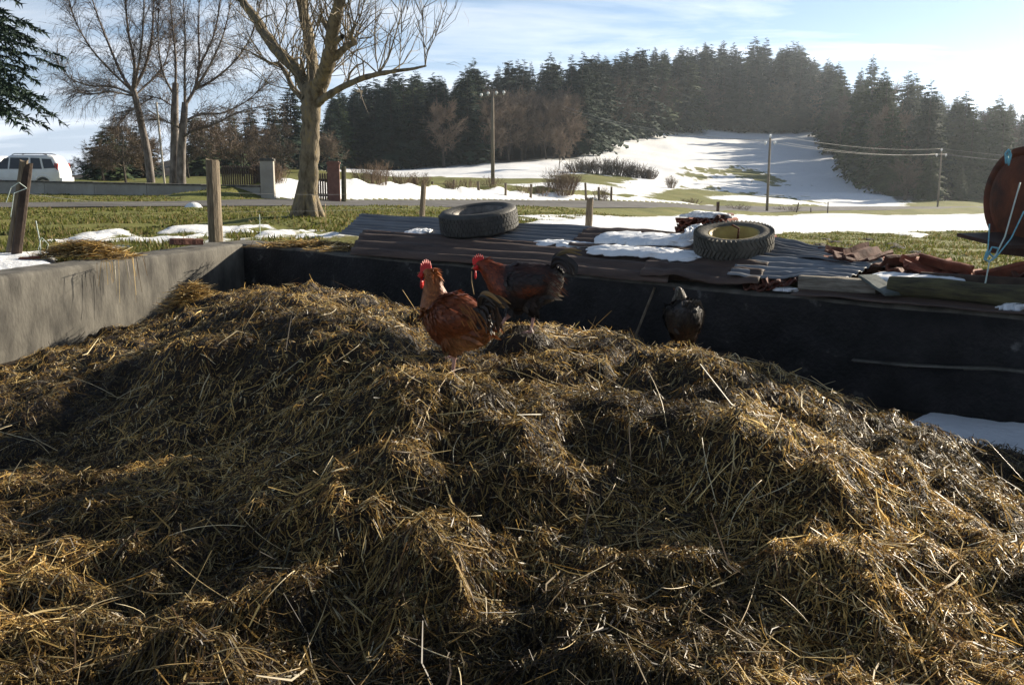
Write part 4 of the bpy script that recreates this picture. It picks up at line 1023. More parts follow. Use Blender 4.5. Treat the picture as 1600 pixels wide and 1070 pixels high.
sheet('corrugated_sheet', 'blue-grey corrugated metal sheet lying under the left black tyre', (.98, .40, .715), (3.95, .42, .715), (.45, 1.16, .87), (3.75, 1.16, .86), 8, .012, 'grey_sheet', seed=1)
sheet('corrugated_sheet', 'long rusty brown metal sheet along the wall top behind the roosters', (1.68, -.06, .640), (4.95, -.06, .650), (1.22, .50, .765), (4.75, .50, .775), 3, .014, 'rust_sheet', .006, 3, edge=.03)
sheet('corrugated_sheet', 'rusty brown sheet between the long rusty sheet and the bluish one', (4.72, -.05, .672), (5.62, -.05, .668), (4.45, .62, .80), (5.40, .62, .80), 4, .012, 'rust_sheet', .008, 5, edge=.02)
sheet('corrugated_sheet', 'rusty back sheet carrying the snow left of the right tyre', (3.72, .44, .772), (5.3, .44, .78), (3.45, 1.05, .865), (5.1, 1.05, .875), 4, .012, 'rust_sheet', .0, 6)
sheet('corrugated_sheet', 'bluish bent metal sheet below and right of the right tyre', (5.38, -.02, .690), (6.10, .17, .705), (5.22, .52, .79), (6.12, .60, .765), 5, .009, 'blue_sheet', .012, 8)
sheet('corrugated_sheet', 'dark corrugated sheet sticking out behind the bluish sheet', (5.25, .50, .80), (6.22, .54, .752), (5.05, 1.0, .87), (5.95, 1.0, .80), 6, .013, 'grey_sheet', .0, 9)
sheet('corrugated_sheet', 'dark reddish sheet on the wall top under the log at right', (5.86, -.09, .612), (8.4, -.09, .612), (5.86, .30, .640), (8.4, .30, .640), 3, .006, 'rust_sheet', .0, 12)

# ---- supports under the sheets
def plank(name, label, p, q, w, h, mat, cat='plank', group=None, twist=0.0):
    p, q = np.array(p), np.array(q); d = Vector(q - p); mb = MB(); L = d.length
    r = random.Random(int(L * 1000)); n = 8
    V = []; F = []
    for i in range(n + 1):
        t = i / n; jw = r.uniform(.92, 1.06); jh = r.uniform(.92, 1.06)
        b = min(w, h) * .12
        prof = [(-w / 2 + b, -h / 2), (w / 2 - b, -h / 2), (w / 2, -h / 2 + b), (w / 2, h / 2 - b), (w / 2 - b, h / 2), (-w / 2 + b, h / 2), (-w / 2, h / 2 - b), (-w / 2, -h / 2 + b)]
        V += [(t * L - L / 2, a * jw, c * jh) for a, c in prof]
    for i in range(n):
        for k in range(8): F.append((i * 8 + k, i * 8 + (k + 1) % 8, (i + 1) * 8 + (k + 1) % 8, (i + 1) * 8 + k))
    F.append(tuple(range(8))); F.append(tuple(n * 8 + k for k in range(8))[::-1])
    mb.add(V, F); o = mb.obj(name, M[mat], None, loc=(p + q) / 2); o.rotation_euler = (d.to_track_quat('X', 'Z').to_matrix() @ Matrix.Rotation(twist, 3, 'X')).to_euler()
    return tag(o, label, cat, group)
plank('support_beam', 'dark beam lying on the wall top under the rusty sheets', rear(1.9, .16, .632), rear(5.2, .16, .632), .09, .06, 'dark_wood', 'beam')
plank('support_beam', 'dark beam behind the wall holding up the metal sheets', rear(.9, .85, .735), rear(5.6, .85, .745), .09, .12, 'dark_wood', 'beam')
for k, s in enumerate((1.0, 2.4, 3.9, 5.4)):
    plank('support_block', ['dark block under the left end of the grey sheet', 'dark block under the left tyre', 'dark block under the snowy back sheet', 'dark block under the right tyre'][k], rear(s, .85, .52), rear(s, .85, .675), .16, .16, 'dark_wood', 'block')

# ---- tyres
def tyre(name, label, loc, R, W, rot, rimmat, lugs, rim_depth):
    root = thing(name, label, 'tyre', loc); root.rotation_euler = rot
    ri = R * .62; h = W / 2
    mb = MB()
    prof = [(ri, -h * .62), (ri * 1.06, -h * .86), (R * .80, -h * 1.02), (R * .93, -h * .92), (R * .975, -h * .74), (R * .985, 0), (R * .975, h * .74), (R * .93, h * .92), (R * .80, h * 1.02), (ri * 1.06, h * .86), (ri, h * .62), (ri * 1.01, h * .3), (R * .80, 0), (ri * 1.01, -h * .3)]
    mb.lathe(prof, 64, close=True); mb.obj('casing', M['rubber' if lugs == 'block' else 'dusty_rubber'], root, True)
    tr = MB()
    if lugs == 'block':                       # road tyre: ribs split by fine sipes
        for row, zc in enumerate((-.56, -.19, .19, .56)):
            n = 56
            for k in range(n):
                th = 2 * math.pi * (k + (row % 2) * .5) / n
                rot_ = Matrix.Rotation(th, 3, 'Z') @ Matrix.Rotation(.12 * (1 if row % 2 else -1), 3, 'X')
                tr.box((R * .972 * math.cos(th), R * .972 * math.sin(th), zc * h), (R * .05, 2 * math.pi * R / n * .80, h * .30), 0, rot_)
    else:                                      # traction tyre: slanted lugs across the tread
        n = 52
        for k in range(n):
            for sg in (-1, 1):
                th = 2 * math.pi * (k + (.5 if sg > 0 else 0)) / n
                rot_ = Matrix.Rotation(th, 3, 'Z') @ Matrix.Rotation(.55 * sg, 3, 'X')
                tr.box((R * .982 * math.cos(th), R * .982 * math.sin(th), sg * h * .46), (R * .045, 2 * math.pi * R / n * .55, h * .94), 0, rot_)
                tr.box((R * .955 * math.cos(th), R * .955 * math.sin(th), sg * h * .93), (R * .09, 2 * math.pi * R / n * .42, h * .16), 0, rot_)
    tr.obj('tread', M['rubber' if lugs == 'block' else 'dusty_rubber'], root)
    rm = MB()
    rm.lathe([(ri * 1.05, h * .74), (ri * 1.05, h * .80), (ri * .97, h * .80), (ri * .95, h * .55), (ri * .90, h * .45), (ri * .86, h * (.3 - rim_depth)), (ri * .45, h * (.25 - rim_depth)), (ri * .38, h * (.35 - rim_depth)), (ri * .14, h * (.35 - rim_depth)), (ri * .14, h * (.2 - rim_depth))], 48)
    rim = rm.obj('rim', M[rimmat], root, True)
    for k in range(5):
        th = k * 1.2566; bb = MB(); bb.tube([(ri * .27 * math.cos(th), ri * .27 * math.sin(th), h * (.3 - rim_depth)), (ri * .27 * math.cos(th), ri * .27 * math.sin(th), h * (.48 - rim_depth))], .012, 6); bb.obj('wheel_bolt', M['rust'], rim)
    return root
s1, _ = wray(743, 345, .70); T1 = rear(s1, .74, .900)
tyre('tyre', 'worn black car tyre lying on the blue-grey corrugated sheet', T1, .352, .205, (Matrix.Rotation(RZ, 3, 'Z') @ Matrix.Rotation(math.radians(9.5), 3, 'X')).to_euler(), 'rim_metal', 'block', .45)
s2, _ = wray(1145, 380, .55); T2 = rear(s2, .56, .905)
t2 = tyre('tyre', 'grey lugged tyre with yellow rim lying tilted on the rusty sheets', T2 - np.array([0, 0, .038]), .280, .140, (Matrix.Rotation(RZ, 3, 'Z') @ Matrix.Rotation(math.radians(4.5), 3, 'Y') @ Matrix.Rotation(math.radians(11), 3, 'X')).to_euler(), 'yellow_rim', 'lug', .75)
vs = MB(); vs.tube([(.02, .02, .0), (.03, .02, .085), (-.03, .03, .10)], .008, 6); vs.obj('valve_pipe', M['rust'], t2)

# ---- snow lying on things
def snow_pad(label, outline, zf, thick, seed, n=44, m=16, name='snow_patch', group=None):
    """outline: (s0, s1, w0, w1) on the sheets behind the wall; lumpy closed cushion"""
    s0, s1, w0, w1 = outline; org = rear((s0 + s1) / 2, (w0 + w1) / 2, zf((s0 + s1) / 2, (w0 + w1) / 2))
    V = []; F = []
    for lay in (1, 0):
        for i in range(n + 1):
            for j in range(m + 1):
                u, v = i / n, j / m
                e = math.sqrt(max(0, 1 - (2 * u - 1) ** 8)); vv = .5 + (v - .5) * (e * .95 + .05)
                wob = (float(fbm(np.array(u * 5.0 + seed), np.array(3.3), 3, seed)) - .5) * .55 * (w1 - w0)
                s = s0 + (s1 - s0) * u + (float(fbm(np.array(v * 4 + seed), np.array(1.7), 2, seed)) - .5) * .16 * (1 if 0 < u < 1 else 1)
                w = w0 + (w1 - w0) * vv + wob * (1 - v) + (float(fbm(np.array(u * 22.0 + seed), np.array(v * 6.0), 3, seed + 8)) - .5) * .30 * (w1 - w0)
                z = zf(s, w)
                prof = (max(0, 1 - (2 * v - 1) ** 4)) ** .6 * (max(0, 1 - (2 * u - 1) ** 6)) ** .6
                if lay: z += .68 * thick * prof * (.7 + .6 * float(fbm(np.array(u * 9 + seed), np.array(v * 3.0), 3, seed + 3))) + .004
                else: z -= .004
                V.append(rear(s, w, z) - org)
    K = (n + 1) * (m + 1)
    for i in range(n):
        for j in range(m):
            a, b, c, d = i * (m + 1) + j, (i + 1) * (m + 1) + j, (i + 1) * (m + 1) + j + 1, i * (m + 1) + j + 1
            F.append((a, b, c, d)); F.append((d + K, c + K, b + K, a + K))
    rim = [i * (m + 1) for i in range(n + 1)] + [n * (m + 1) + j for j in range(1, m + 1)] + [i * (m + 1) + m for i in range(n - 1, -1, -1)] + [j for j in range(m - 1, 0, -1)]
    for k in range(len(rim)): a, b = rim[k], rim[(k + 1) % len(rim)]; F.append((b, a, a + K, b + K))
    return link(name, np_mesh(name, np.array(V), np.array(F), [M['snow']], True), None, org, None, label, 'snow', group)
def zs_back(s, w): return .715 + (w - .41) * .205 + .012
def zs_front(s, w): return .650 + (w + .06) * .215 + .014
def snow_px(label, pxa, pxb, pya, pyb, wa, wb, zf, th, seed):
    sa = wray(pxa, (pya + pyb) / 2, (wa + wb) / 2)[0]; sb = wray(pxb, (pya + pyb) / 2, (wa + wb) / 2)[0]
    return snow_pad(label, (sa, sb, wa, wb), zf, th, seed)
snow_px('small snow lump left of the left tyre on the corrugated sheet', 640, 668, 350, 365, .52, .70, zs_back, .022, 1)
snow_px('thin snow strip right of the left tyre on the grey sheet', 836, 932, 356, 372, .46, .62, zs_back, .028, 2)
snow_px('snow bank on the back sheet running up to the right tyre', 936, 1088, 365, 388, .50, .82, lambda s, w: .772 + (w - .44) * .16 + .012, .055, 3)
snow_px('long snow strip on the rusty sheet in front of the right tyre', 925, 1098, 382, 402, .24, .44, zs_front, .040, 4)
snow_px('narrow wedge of snow against the left side of the right tyre', 1072, 1092, 340, 372, .62, .95, lambda s, w: .80 + (w - .44) * .18, .09, 5)
snow_px('small bluish snow lump left of the concrete beam', 1216, 1244, 455, 465, .02, .12, lambda s, w: .612, .024, 6)
snow_px('small snow lump at the right edge on the reddish sheet', 1572, 1606, 466, 480, .00, .12, lambda s, w: .622, .045, 7)
snow_px('thick snow cushion lying over the log at right', 1352, 1512, 432, 452, .14, .44, lambda s, w: .690 + (w - .12) * .06, .052, 8)
# shaded snow on the pit floor
def pit_snow():
    s0, s1 = 6.72, 9.2; n, m = 70, 22; V = []; F = []
    for i in range(n + 1):
        for j in range(m + 1):
            s = s0 + (s1 - s0) * i / n; w = -.03 - 1.3 * j / m
            z = PITZ + .085 * float(fbm(np.array(s * 2.3), np.array(w * 2.3), 4, 17)) - .01 - (.06 if j == m or i == 0 else 0)
            V.append(rear(s, w, z))
    for i in range(n):
        for j in range(m): a = i * (m + 1) + j; F.append((a, a + 1, a + m + 2, a + m + 1))
    link('snow_patch', np_mesh('snow_patch', np.array(V), np.array(F), [M['snow']], True), label='bluish shaded snow on the pit floor right of the heap', cat='snow')
pit_snow()

# ---- roof tiles
def tile_mesh(k):
    r = random.Random(k); mb = MB(); L, W, t = .32, .195, .015
    nu, nv = 4, 12; V = []; F = []
    for lay in (0, 1):
        for i in range(nu + 1):
            for j in range(nv + 1):
                v = j / nv; y = (v - .5) * W; x = (i / nu - .5) * L
                z = .013 * math.sin(v * math.pi * 4) + (.018 if v < .1 or v > .92 else 0) + (t if lay else 0) + .004 * math.sin(i * 2 + k)
                V.append((x + (r.uniform(-.006, .006) if i in (0, nu) else 0), y, z))
    K = (nu + 1) * (nv + 1)
    for i in range(nu):
        for j in range(nv):
            a = i * (nv + 1) + j; F.append((a + K, a + nv + 1 + K, a + nv + 2 + K, a + 1 + K)); F.append((a + 1, a + nv + 2, a + nv + 1, a))
    rim = [i * (nv + 1) for i in range(nu + 1)] + [nu * (nv + 1) + j for j in range(1, nv + 1)] + [i * (nv + 1) + nv for i in range(nu - 1, -1, -1)] + [j for j in range(nv - 1, 0, -1)]
    for q in range(len(rim)): a, b = rim[q], rim[(q + 1) % len(rim)]; F.append((a, b, b + K, a + K))
    mb.add(V, F); return mb.mesh('roof_tile', [M['tile'] if k % 3 else M['dark_tile']])
TILES = [tile_mesh(k) for k in range(6)]
tr = random.Random(3)
def tile(p, rx, ry, rz, label, group): 
    o = link('roof_tile', TILES[tr.randrange(6)], None, p, (rx, ry, rz), label, 'roof tile', group); return o
def tile_stack(stacks, z0, step, label, group):
    """stacks: (s, w, tiles high, leaning); flat-stacked tiles with their wavy ends to the front, a few slipped or leaning"""
    for s, w, n, lean in stacks:
        jx, jr = 0.0, tr.gauss(0, .10)
        for k in range(n):
            jx += tr.gauss(0, .012)
            tile(rear(s + jx, w + tr.gauss(0, .018), z0 + k * step + tr.uniform(0, .004)), lean * (k / max(1, n)) + tr.gauss(0, .03), tr.gauss(0, .04), RZ + 1.57 + jr + tr.gauss(0, .07), label, group)
        if lean:
            tile(rear(s + tr.uniform(-.05, .05), w - .05, z0 + n * step + .015), tr.uniform(.2, .5) * tr.choice([-1, 1]), tr.gauss(0, .2), RZ + tr.choice([0.2, 1.3]) + tr.gauss(0, .3), label, group)
tile_stack([(5.66, .92, 4, 0), (5.82, .86, 6, .5), (6.02, .80, 8, .2), (6.12, 1.02, 7, 0), (6.24, .72, 6, .3), (6.42, .82, 7, 0), (6.58, .72, 6, .2), (6.36, 1.04, 6, 0), (5.92, .70, 7, .3), (6.50, .60, 5, .3)], .60, .0235, 'broken red roof tile in the pile right of the bluish sheet', 'tiles of the middle pile')
tile_stack([(6.86, .72, 6, .3), (7.04, .70, 8, 0), (7.24, .74, 7, .5), (7.44, .70, 8, 0), (7.64, .72, 6, .3), (7.86, .72, 7, 0)], .585, .022, 'red roof tile in the pile by the rusty drum at right', 'tiles of the right pile')
tile_stack([(5.00, 1.22, 4, 0), (5.18, 1.20, 5, .3), (5.36, 1.16, 4, 0), (5.52, 1.12, 3, .3)], .62, .024, 'red roof tile in the low row behind the dark sheet', 'tiles of the low row')
for k in range(5): tile(rear(5.58 + .03 * k, .16 + .03 * (k % 2), .606 + .012 * k), 0, .0, RZ + 1.57 + .08 * k, 'red roof tile peeping out under the bluish sheet', 'tiles under the bluish sheet')
# dark stack behind the right tyre with snow on top
sk, _ = wray(1134, 350, 1.50)
for k, n in enumerate((12, 13, 11, 8)):
    for ly in range(n):
        tile(rear(sk - .26 + .17 * k + tr.uniform(-.02, .02), 1.50 + tr.uniform(-.04, .04), .62 + ly * .027), tr.gauss(0, .04), tr.gauss(0, .04), RZ + 1.57 + tr.gauss(0, .10), 'dark red tile in the snow-capped stack behind the right tyre', 'tiles of the snow-capped stack')
snow_pad('rounded snow cap on the tile stack behind the right tyre', (sk - .34, sk + .02, 1.36, 1.62), lambda s, w: .965, .05, 9)

# ---- beam, slab and log on the wall
plank('concrete_beam', 'short pale squared beam on the wall top left of the log', rear(wray(1251, 458, .10)[0], .10, .668), rear(wray(1372, 452, .14)[0], .14, .672), .12, .088, 'grey_wood', 'beam')
sl = plank('slate_slab', 'grey-green slate slab leaning between the squared beam and the log', rear(wray(1352, 445, .12)[0], .14, .735), rear(wray(1398, 465, .02)[0], .00, .655), .12, .018, 'slate', 'slab')
def log():
    a = rear(wray(1392, 458, .10)[0], .08, .690); b = rear(8.6, .16, .70); org = (a + b) / 2
    mb = MB(); n = 16; r = random.Random(4)
    Ln = np.linalg.norm(b - a); pts = [np.array([(i / n - .5) * Ln, 0, .006 * math.sin(i)]) for i in range(n + 1)]
    mb.tube(pts, [.066 * r.uniform(.9, 1.08) for _ in pts], 10)
    o = mb.obj('log', M['mossy_wood'], None, True, loc=org); o.rotation_euler = Vector(b - a).to_track_quat('X', 'Z').to_euler(); tag(o, 'dark mossy log lying on the wall top at right', 'log')
log()
plank('plank', 'dark weathered board behind the mossy log at right', rear(wray(1440, 440, .38)[0], .36, .705), rear(8.6, .40, .735), .03, .10, 'dark_wood', 'plank')
plank('plank', 'flat dark board behind the snow cushion', rear(wray(1440, 435, .52)[0], .52, .70), rear(wray(1500, 438, .6)[0], .60, .70), .16, .03, 'slate', 'plank')
for k, (a, b) in enumerate([((925, 352), (1052, 362)), ((935, 361), (1075, 370))]):
    pa = P(a[0], a[1], 10.3 - .5 * k); pb = P(b[0], b[1], 9.2 - .5 * k); pa[2] = float(ground_z(pa[0], pa[1])) + .09; pb[2] = float(ground_z(pb[0], pb[1])) + .09
    plank('wooden_pole', ['long pale pole lying on the snow behind the back sheet', 'pale pole lying nearest the back sheet'][k], pa, pb, .07, .06, 'grey_wood', 'pole')

# ---- small bits on the left wall
plank('roof_tile', 'dark reddish brick lying on the left wall top beside the post', P(268, 379, 9.55) + np.array([0, 0, .008]), P(314, 379, 9.75) + np.array([0, 0, .008]), .10, .06, 'dark_tile', 'brick')
bk = P(28, 385, 8.6); bk[2] = float(ground_z(bk[0], bk[1])) + .03
plank('brick', 'broken red brick lying on the ground at the far left', bk, bk + np.array([.16, .05, .01]), .09, .06, 'tile', 'brick')
def straw_clump(name, label, cpt, rx, ry, h, n, seed, hang=0, lmax=.22):
    r = np.random.default_rng(seed); V = []; F = []; C = []
    for k in range(n):
        hg = k < hang
        u, v = r.normal(0, .42, 2); u, v = np.clip([u, v], -1, 1); zc = h * max(0, 1 - u * u - v * v) * r.random() + .006
        p = np.array([u * rx, v * ry, zc]); th = r.random() * 6.28; L = .05 + lmax * r.random()
        d = np.array([math.cos(th), math.sin(th), r.normal(0, .18)])
        if hg: p = -NL * .02 * 0 + np.array([u * rx * .8, 0, .01]); p = WL * u * rx * 1.1 + np.array([0, 0, .012 + .02 * r.random()]) - NL * (.0 + .19 * 0); d = -NL * (.3 + .5 * r.random()) + WL * r.normal(0, .7); 
        a = p - d * L * (.5 if not hg else .1); b = p + d * L * (.0 if not hg else .35); c = p + d * L * (.5 if not hg else .45) - np.array([0, 0, (L * (.5 + .9 * r.random()) if hg else 0)])
        a[2] = max(a[2], .003); 
        if not hg: c[2] = max(c[2], .003); b[2] = max(b[2], .004)
        t = unit(c - a); sd = unit(np.cross(t, np.array([0, 0, 1]) + rv(random.Random(k + seed), .5))) * .0022
        o = len(V); V += [a - sd, a + sd, b - sd, b + sd, c - sd * .6, c + sd * .6]; F += [(o, o + 1, o + 3, o + 2), (o + 2, o + 3, o + 5, o + 4)]
        cc = PAL[r.choice(len(PAL), p=PW / PW.sum())] * (.9 + .5 * r.random()); C += [cc] * 6
    return link(name, np_mesh(name, np.array(V), np.array(F), [M['straw']], False, col=np.array(C)), None, cpt, None, label, 'straw clump')
cw = PZ(150, 402, ZT + .005); straw_clump('straw_clump', 'tangle of loose straw lying on the left concrete wall', cw + NL * .12, .42, .26, .14, 2600, 5)
straw_clump('straw_clump', 'straws hanging over the edge of the left concrete wall', PZ(185, 409, ZT + .008), .30, .10, .04, 30, 6, hang=22, lmax=.26)
cw2 = P(302, 452, 8.45); straw_clump('straw_clump', 'dried straw tuft piled against the left wall near the corner', np.array([cw2[0], cw2[1], hz(cw2[0], cw2[1]) + .02]), .24, .22, .22, 1500, 8)

straw_clump('straw_clump', 'brown dry straw and earth on the wall top right of the corner post', rear(.75, .22, ZT + .002), .55, .16, .05, 1100, 9)
straw_clump('straw_clump', 'thin litter of dry straw on the wall top left of the rusty sheet', rear(1.35, .20, ZT + .002), .35, .14, .03, 420, 10)

# ---- fence posts
def post(label, px, pyt, pyb, d, w, mat='old_wood', lean=(0, 0), name='fence_post', group=None, zb=None):
    b = P(px, pyb, d); t = P(px + lean[0], pyt, d + lean[1]); g = float(ground_z(b[0], b[1]))
    b[2] = min(b[2], g - .05) if zb is None else zb
    mb = MB(); n = 9; r = random.Random(int(px * 7)); pts = []; V = []; F = []
    K = 9
    for i in range(n + 1):
        f = i / n; c = (b * (1 - f) + t * f) - b
        for k in range(K):
            th = 6.283 * k / K; rr = w / 2 * (1 + .16 * math.cos(2 * th + px) + .10 * (float(vnoise(np.array(k * 1.7 + px), np.array(i * .6), 3)) - .5)) * (1.05 - .10 * f)
            V.append(c + np.array([math.cos(th) * rr, math.sin(th) * rr, (r.uniform(-.015, .02) * (w / .1) if i == n else 0)]))
    for i in range(n):
        for k in range(K): F.append((i * K + k, i * K + (k + 1) % K, (i + 1) * K + (k + 1) % K, (i + 1) * K + k))
    V.append(t - b); F += [(n * K + k, n * K + (k + 1) % K, len(V) - 1) for k in range(K)]
    mb.add(V, F); o = mb.obj(name, M[mat], None, False, loc=b); return tag(o, label, 'post', group)
main_post = post('thick weathered fence post standing at the corner of the pit walls', 337, 251, 374, 10.75, .145, lean=(-5, 0))
post('slim grey fence post behind the left black tyre', 657, 290, 352, 12.4, .075, 'old_wood', (5, 0))
post('grey fence post leaning right above the thin snow strip', 917, 310, 362, 11.2, .07, 'old_wood', (5, 0))
post('short dark post above the snow-capped tile stack', 1121, 316, 345, 13.5, .045, 'dark_wood', (1, 0))
post('leaning rotten fence post at the left edge', 8, 252, 345, 9.0, .085, 'old_wood', (30, 0))
post('second leaning rotten post crossing beside the first at the left edge', 18, 256, 348, 8.9, .075, 'dark_wood', (26, .1))
post('yellowish wooden post right of the brown gate pillar', 537, 262, 305, 35.5, .20, 'mossy_wood')
FP = [(582, 273, 294, 47), (648, 279, 296, 49), (675, 284, 299, 50), (708, 281, 300, 51), (748, 284, 305, 52.5), (790, 286, 303, 54), (829, 288, 302, 56.5), (916, 286, 303, 62), (936, 293, 305, 63.5), (955, 292, 306, 65)]
for k, (px, a, b, d) in enumerate(FP): post('small weathered field fence post beyond the road behind the snow bank', px, a, b, d, .13, 'old_wood', ((k * 37 % 7 - 3) * .5, 0), group='field fence posts beyond the road')
for k, (px, a, b, d, ln) in enumerate([(1243, 317, 338, 82, 5), (1267, 325, 335, 84, 0), (1293, 316, 333, 86, 1)]):
    post(['crooked thin post right of the field pole, leaning right', 'tiny thin post between two thin field posts', 'upright thin post on the verge furthest right'][k], px, a, b, d, .10, 'dark_wood', (ln, 0))
def cable(name, label, pts, rad, mat, cat, sag=0.0, n=10, group=None):
    mb = MB(); ps = []
    for i in range(len(pts) - 1):
        for k in range(n):
            f = k / n; p = np.array(pts[i]) * (1 - f) + np.array(pts[i + 1]) * f; p = p - np.array([0, 0, sag * 4 * f * (1 - f)]); ps.append(p)
    ps.append(np.array(pts[-1])); org = ps[0].copy()
    mb.tube([p - org for p in ps], rad, 5); o = mb.obj(name, M[mat], None, True, loc=org); return tag(o, label, cat, group)
pA = P(334, 300, 10.75); pB = P(659, 300, 12.4); pC = P(920, 318, 11.2)
cable('fence_wire', 'thin pale fence wire from the corner post past the ash trunk', [pA, pB, pC], .0016, 'wire', 'wire', .03)
cable('fence_wire', 'lower thin fence wire strung from the corner post', [pA - [0, 0, .2], pB - [0, 0, .18]], .0014, 'wire', 'wire', .02)
pD = P(26, 300, 8.95); cable('fence_wire', 'thin fence wire between the leaning posts and the corner post', [pD, pA - [0, 0, .1]], .0014, 'wire', 'wire', .06)
q = P(62, 372, 8.7); q[2] = float(ground_z(q[0], q[1])); cable('twine_strand', 'loose pale green twine standing up from the grass at left', [q, q + [.0, 0, .18], q + [-.02, 0, .36]], .004, 'pale_twine', 'twine', 0.0)
cable('twine_strand', 'pale green twine looped by the first loose strand', [q + [.02, 0, .0], q + [.06, .02, .16], q + [.01, .01, .22], q + [-.02, 0, .12], q + [.03, 0, .01]], .003, 'pale_twine', 'twine', 0.0)
tw = P(24, 298, 8.85); cable('twine_strand', 'pale blue twine knotted round the leaning posts', [tw + [-.06, -.06, -.10], tw + [.0, -.07, .03], tw + [.06, -.05, .07], tw + [.10, .0, .02], tw + [.02, -.07, -.02], tw + [-.03, -.06, -.22]], .0035, 'pale_twine', 'twine', 0.0)
st = P(407, 375, 10.9); st[2] = float(ground_z(st[0], st[1])); cable('fence_stake', 'thin pale fence stake left of the ash tree', [st, st + [0, 0, .30]], .005, 'pale_twine', 'stake')
st = P(509, 352, 13.2); st[2] = float(ground_z(st[0], st[1])); cable('fence_stake', 'thin yellowish stake right of the ash tree foot', [st, st + [0, 0, .32]], .006, 'stalk_1', 'stake')
ra, rb = rear(wray(1006, 506, -.12)[0] - .04, -.20, .18), rear(wray(1023, 462, -.01)[0], -.012, .56)
cable('stick', 'thin pale stick leaning against the dark wall left of the black hen', [ra, rb], .009, 'old_wood', 'stick')
sx_, sy_ = (306 - 800) / FPX * 25.6, 25.6
mb = MB(); mb.lathe([(.0, .15), (.09, .14), (.17, .09), (.24, .0), (.26, -.08)], 9); so = mb.obj('snow_lump', M['snow'], None, True, loc=(sx_, sy_, float(ground_z(sx_, sy_)))); tag(so, 'small white snow lump on the road verge beside the corner post', 'snow')

# ---- molehills in the right field
for k, (px, d) in enumerate([(1288, 17.5), (1305, 16.2), (1392, 15.8), (1402, 14.6), (1355, 18.2), (1280, 14.5), (1432, 13.4), (1270, 19.5), (1325, 15)]):
    x = (px - 800) / FPX * d; z = float(ground_z(x, d)); mb = MB(); r = random.Random(k); V = [(0, 0, .07)]; F = []
    for a, (rr, hh) in enumerate([(.07, .06), (.14, .03), (.21, -.03)]):
        for j in range(12): th = j * .5236; q = rr * r.uniform(.8, 1.25); V.append((q * 1.3 * math.cos(th), q * math.sin(th), hh * r.uniform(.7, 1.3)))
    F = [(0, 1 + j, 1 + (j + 1) % 12) for j in range(12)] + [(1 + a * 12 + j, 1 + (a + 1) * 12 + j, 1 + (a + 1) * 12 + (j + 1) % 12, 1 + a * 12 + (j + 1) % 12) for a in range(2) for j in range(12)]
    mb.add(V, F); o = mb.obj('molehill', M['manure'], None, True, loc=(x, d, z)); tag(o, 'dark molehill in the green field at right', 'molehill', 'molehills in the right field'); o.scale = (.6, .6, .55)

# ---- rusty drum with blue twine at the right edge
def drum():
    c = P(1604, 312, 6.35); base = np.array([c[0] + .5, c[1] + .2, float(ground_z(c[0] + .5, c[1] + .2))])
    root = thing('rusty_drum', 'rusty brown iron drum on a plate, cut by the right edge', 'drum', base)
    ax = math.atan2(.30, .95); R = .30
    def place(o): o.location = Vector(c - base); o.rotation_euler = (Matrix.Rotation(ax, 3, 'Z') @ Matrix.Rotation(math.pi / 2, 3, 'Y')).to_euler()
    mb = MB(); mb.lathe([(.0, -.09), (.12, -.085), (.22, -.06), (.30, -.02), (R * .97, .04), (R, .10), (R * 1.005, .5), (R, 1.0), (R * .9, 1.1), (.0, 1.14)], 48); o = mb.obj('shell', M['rust'], root, True); place(o)
    mb = MB()
    for z in (.12, .55, .98): mb.lathe([(R, z - .02), (R + .018, z - .012), (R + .018, z + .012), (R, z + .02)], 48)
    o = mb.obj('hoop', M['dark_rust'], root, True); place(o)
    mb = MB(); V = []; F = []                     # curved guard plate in front of the end
    n = 16
    for i in range(n + 1):
        th = math.radians(125 + 110 * i / n)
        for rr, dz in ((R + .07, -.16), (R + .07, -.02), (R + .055, -.02), (R + .055, -.16)): V.append((rr * math.cos(th), rr * math.sin(th), dz))
    for i in range(n):
        for k in range(4): F.append((i * 4 + k, i * 4 + (k + 1) % 4, (i + 1) * 4 + (k + 1) % 4, (i + 1) * 4 + k))
    mb.add(V, F)
    mb2 = MB()
    mb2.lathe([(R - .03, -.035), (R + .022, -.035), (R + .022, .045), (R - .03, .045)], 48, close=True)
    g = mb2.obj('flange', M['rust'], root, True); place(g)
    gd = []
    pl = MB(); pl.box((0, 0, 0), (.95, .42, .022), 0, Matrix.Rotation(ax, 3, 'Z') @ Matrix.Rotation(.10, 3, 'X')); pl.box((.1, 0, -.05), (.75, .36, .08), 0, Matrix.Rotation(ax, 3, 'Z')); p = pl.obj('base_plate', M['dark_rust'], root); p.location = Vector(c - base) + Vector((.12, -.02, -R + .06))
    for dx, dy in ((.42, -.15), (.42, .25), (1.0, 0.0), (1.0, .4)):
        lg = MB(); lg.box((0, 0, 0), (.07, .07, c[2] - base[2] - R + .1), 0); l_ = lg.obj('leg', M['dark_rust'], root); l_.location = (c[0] - base[0] + dx, c[1] - base[1] + dy, (c[2] - base[2] - R + .1) / 2)
    hb = MB(); hb.tube([np.array([-.10, -.30, .30]), np.array([-.13, -.38, .15]), np.array([-.12, -.38, -.1])], .022, 6); h = hb.obj('strap', M['dark_rust'], root, True); h.location = Vector(c - base)
    return c
dc = drum()
dw = 5.80
def tp(px, py, d=dw): return P(px, py, d)
cable('blue_twine', 'long pale blue twine hanging from the rusty drum to the log', [tp(1594, 285), tp(1570, 370), tp(1556, 398), tp(1546, 408), tp(1540, 440), tp(1533, 462)], .0045, 'pale_twine', 'twine')
cable('blue_twine', 'blue twine running down from the right edge to the knot', [tp(1600, 330), tp(1580, 372), tp(1556, 402)], .0045, 'twine', 'twine')
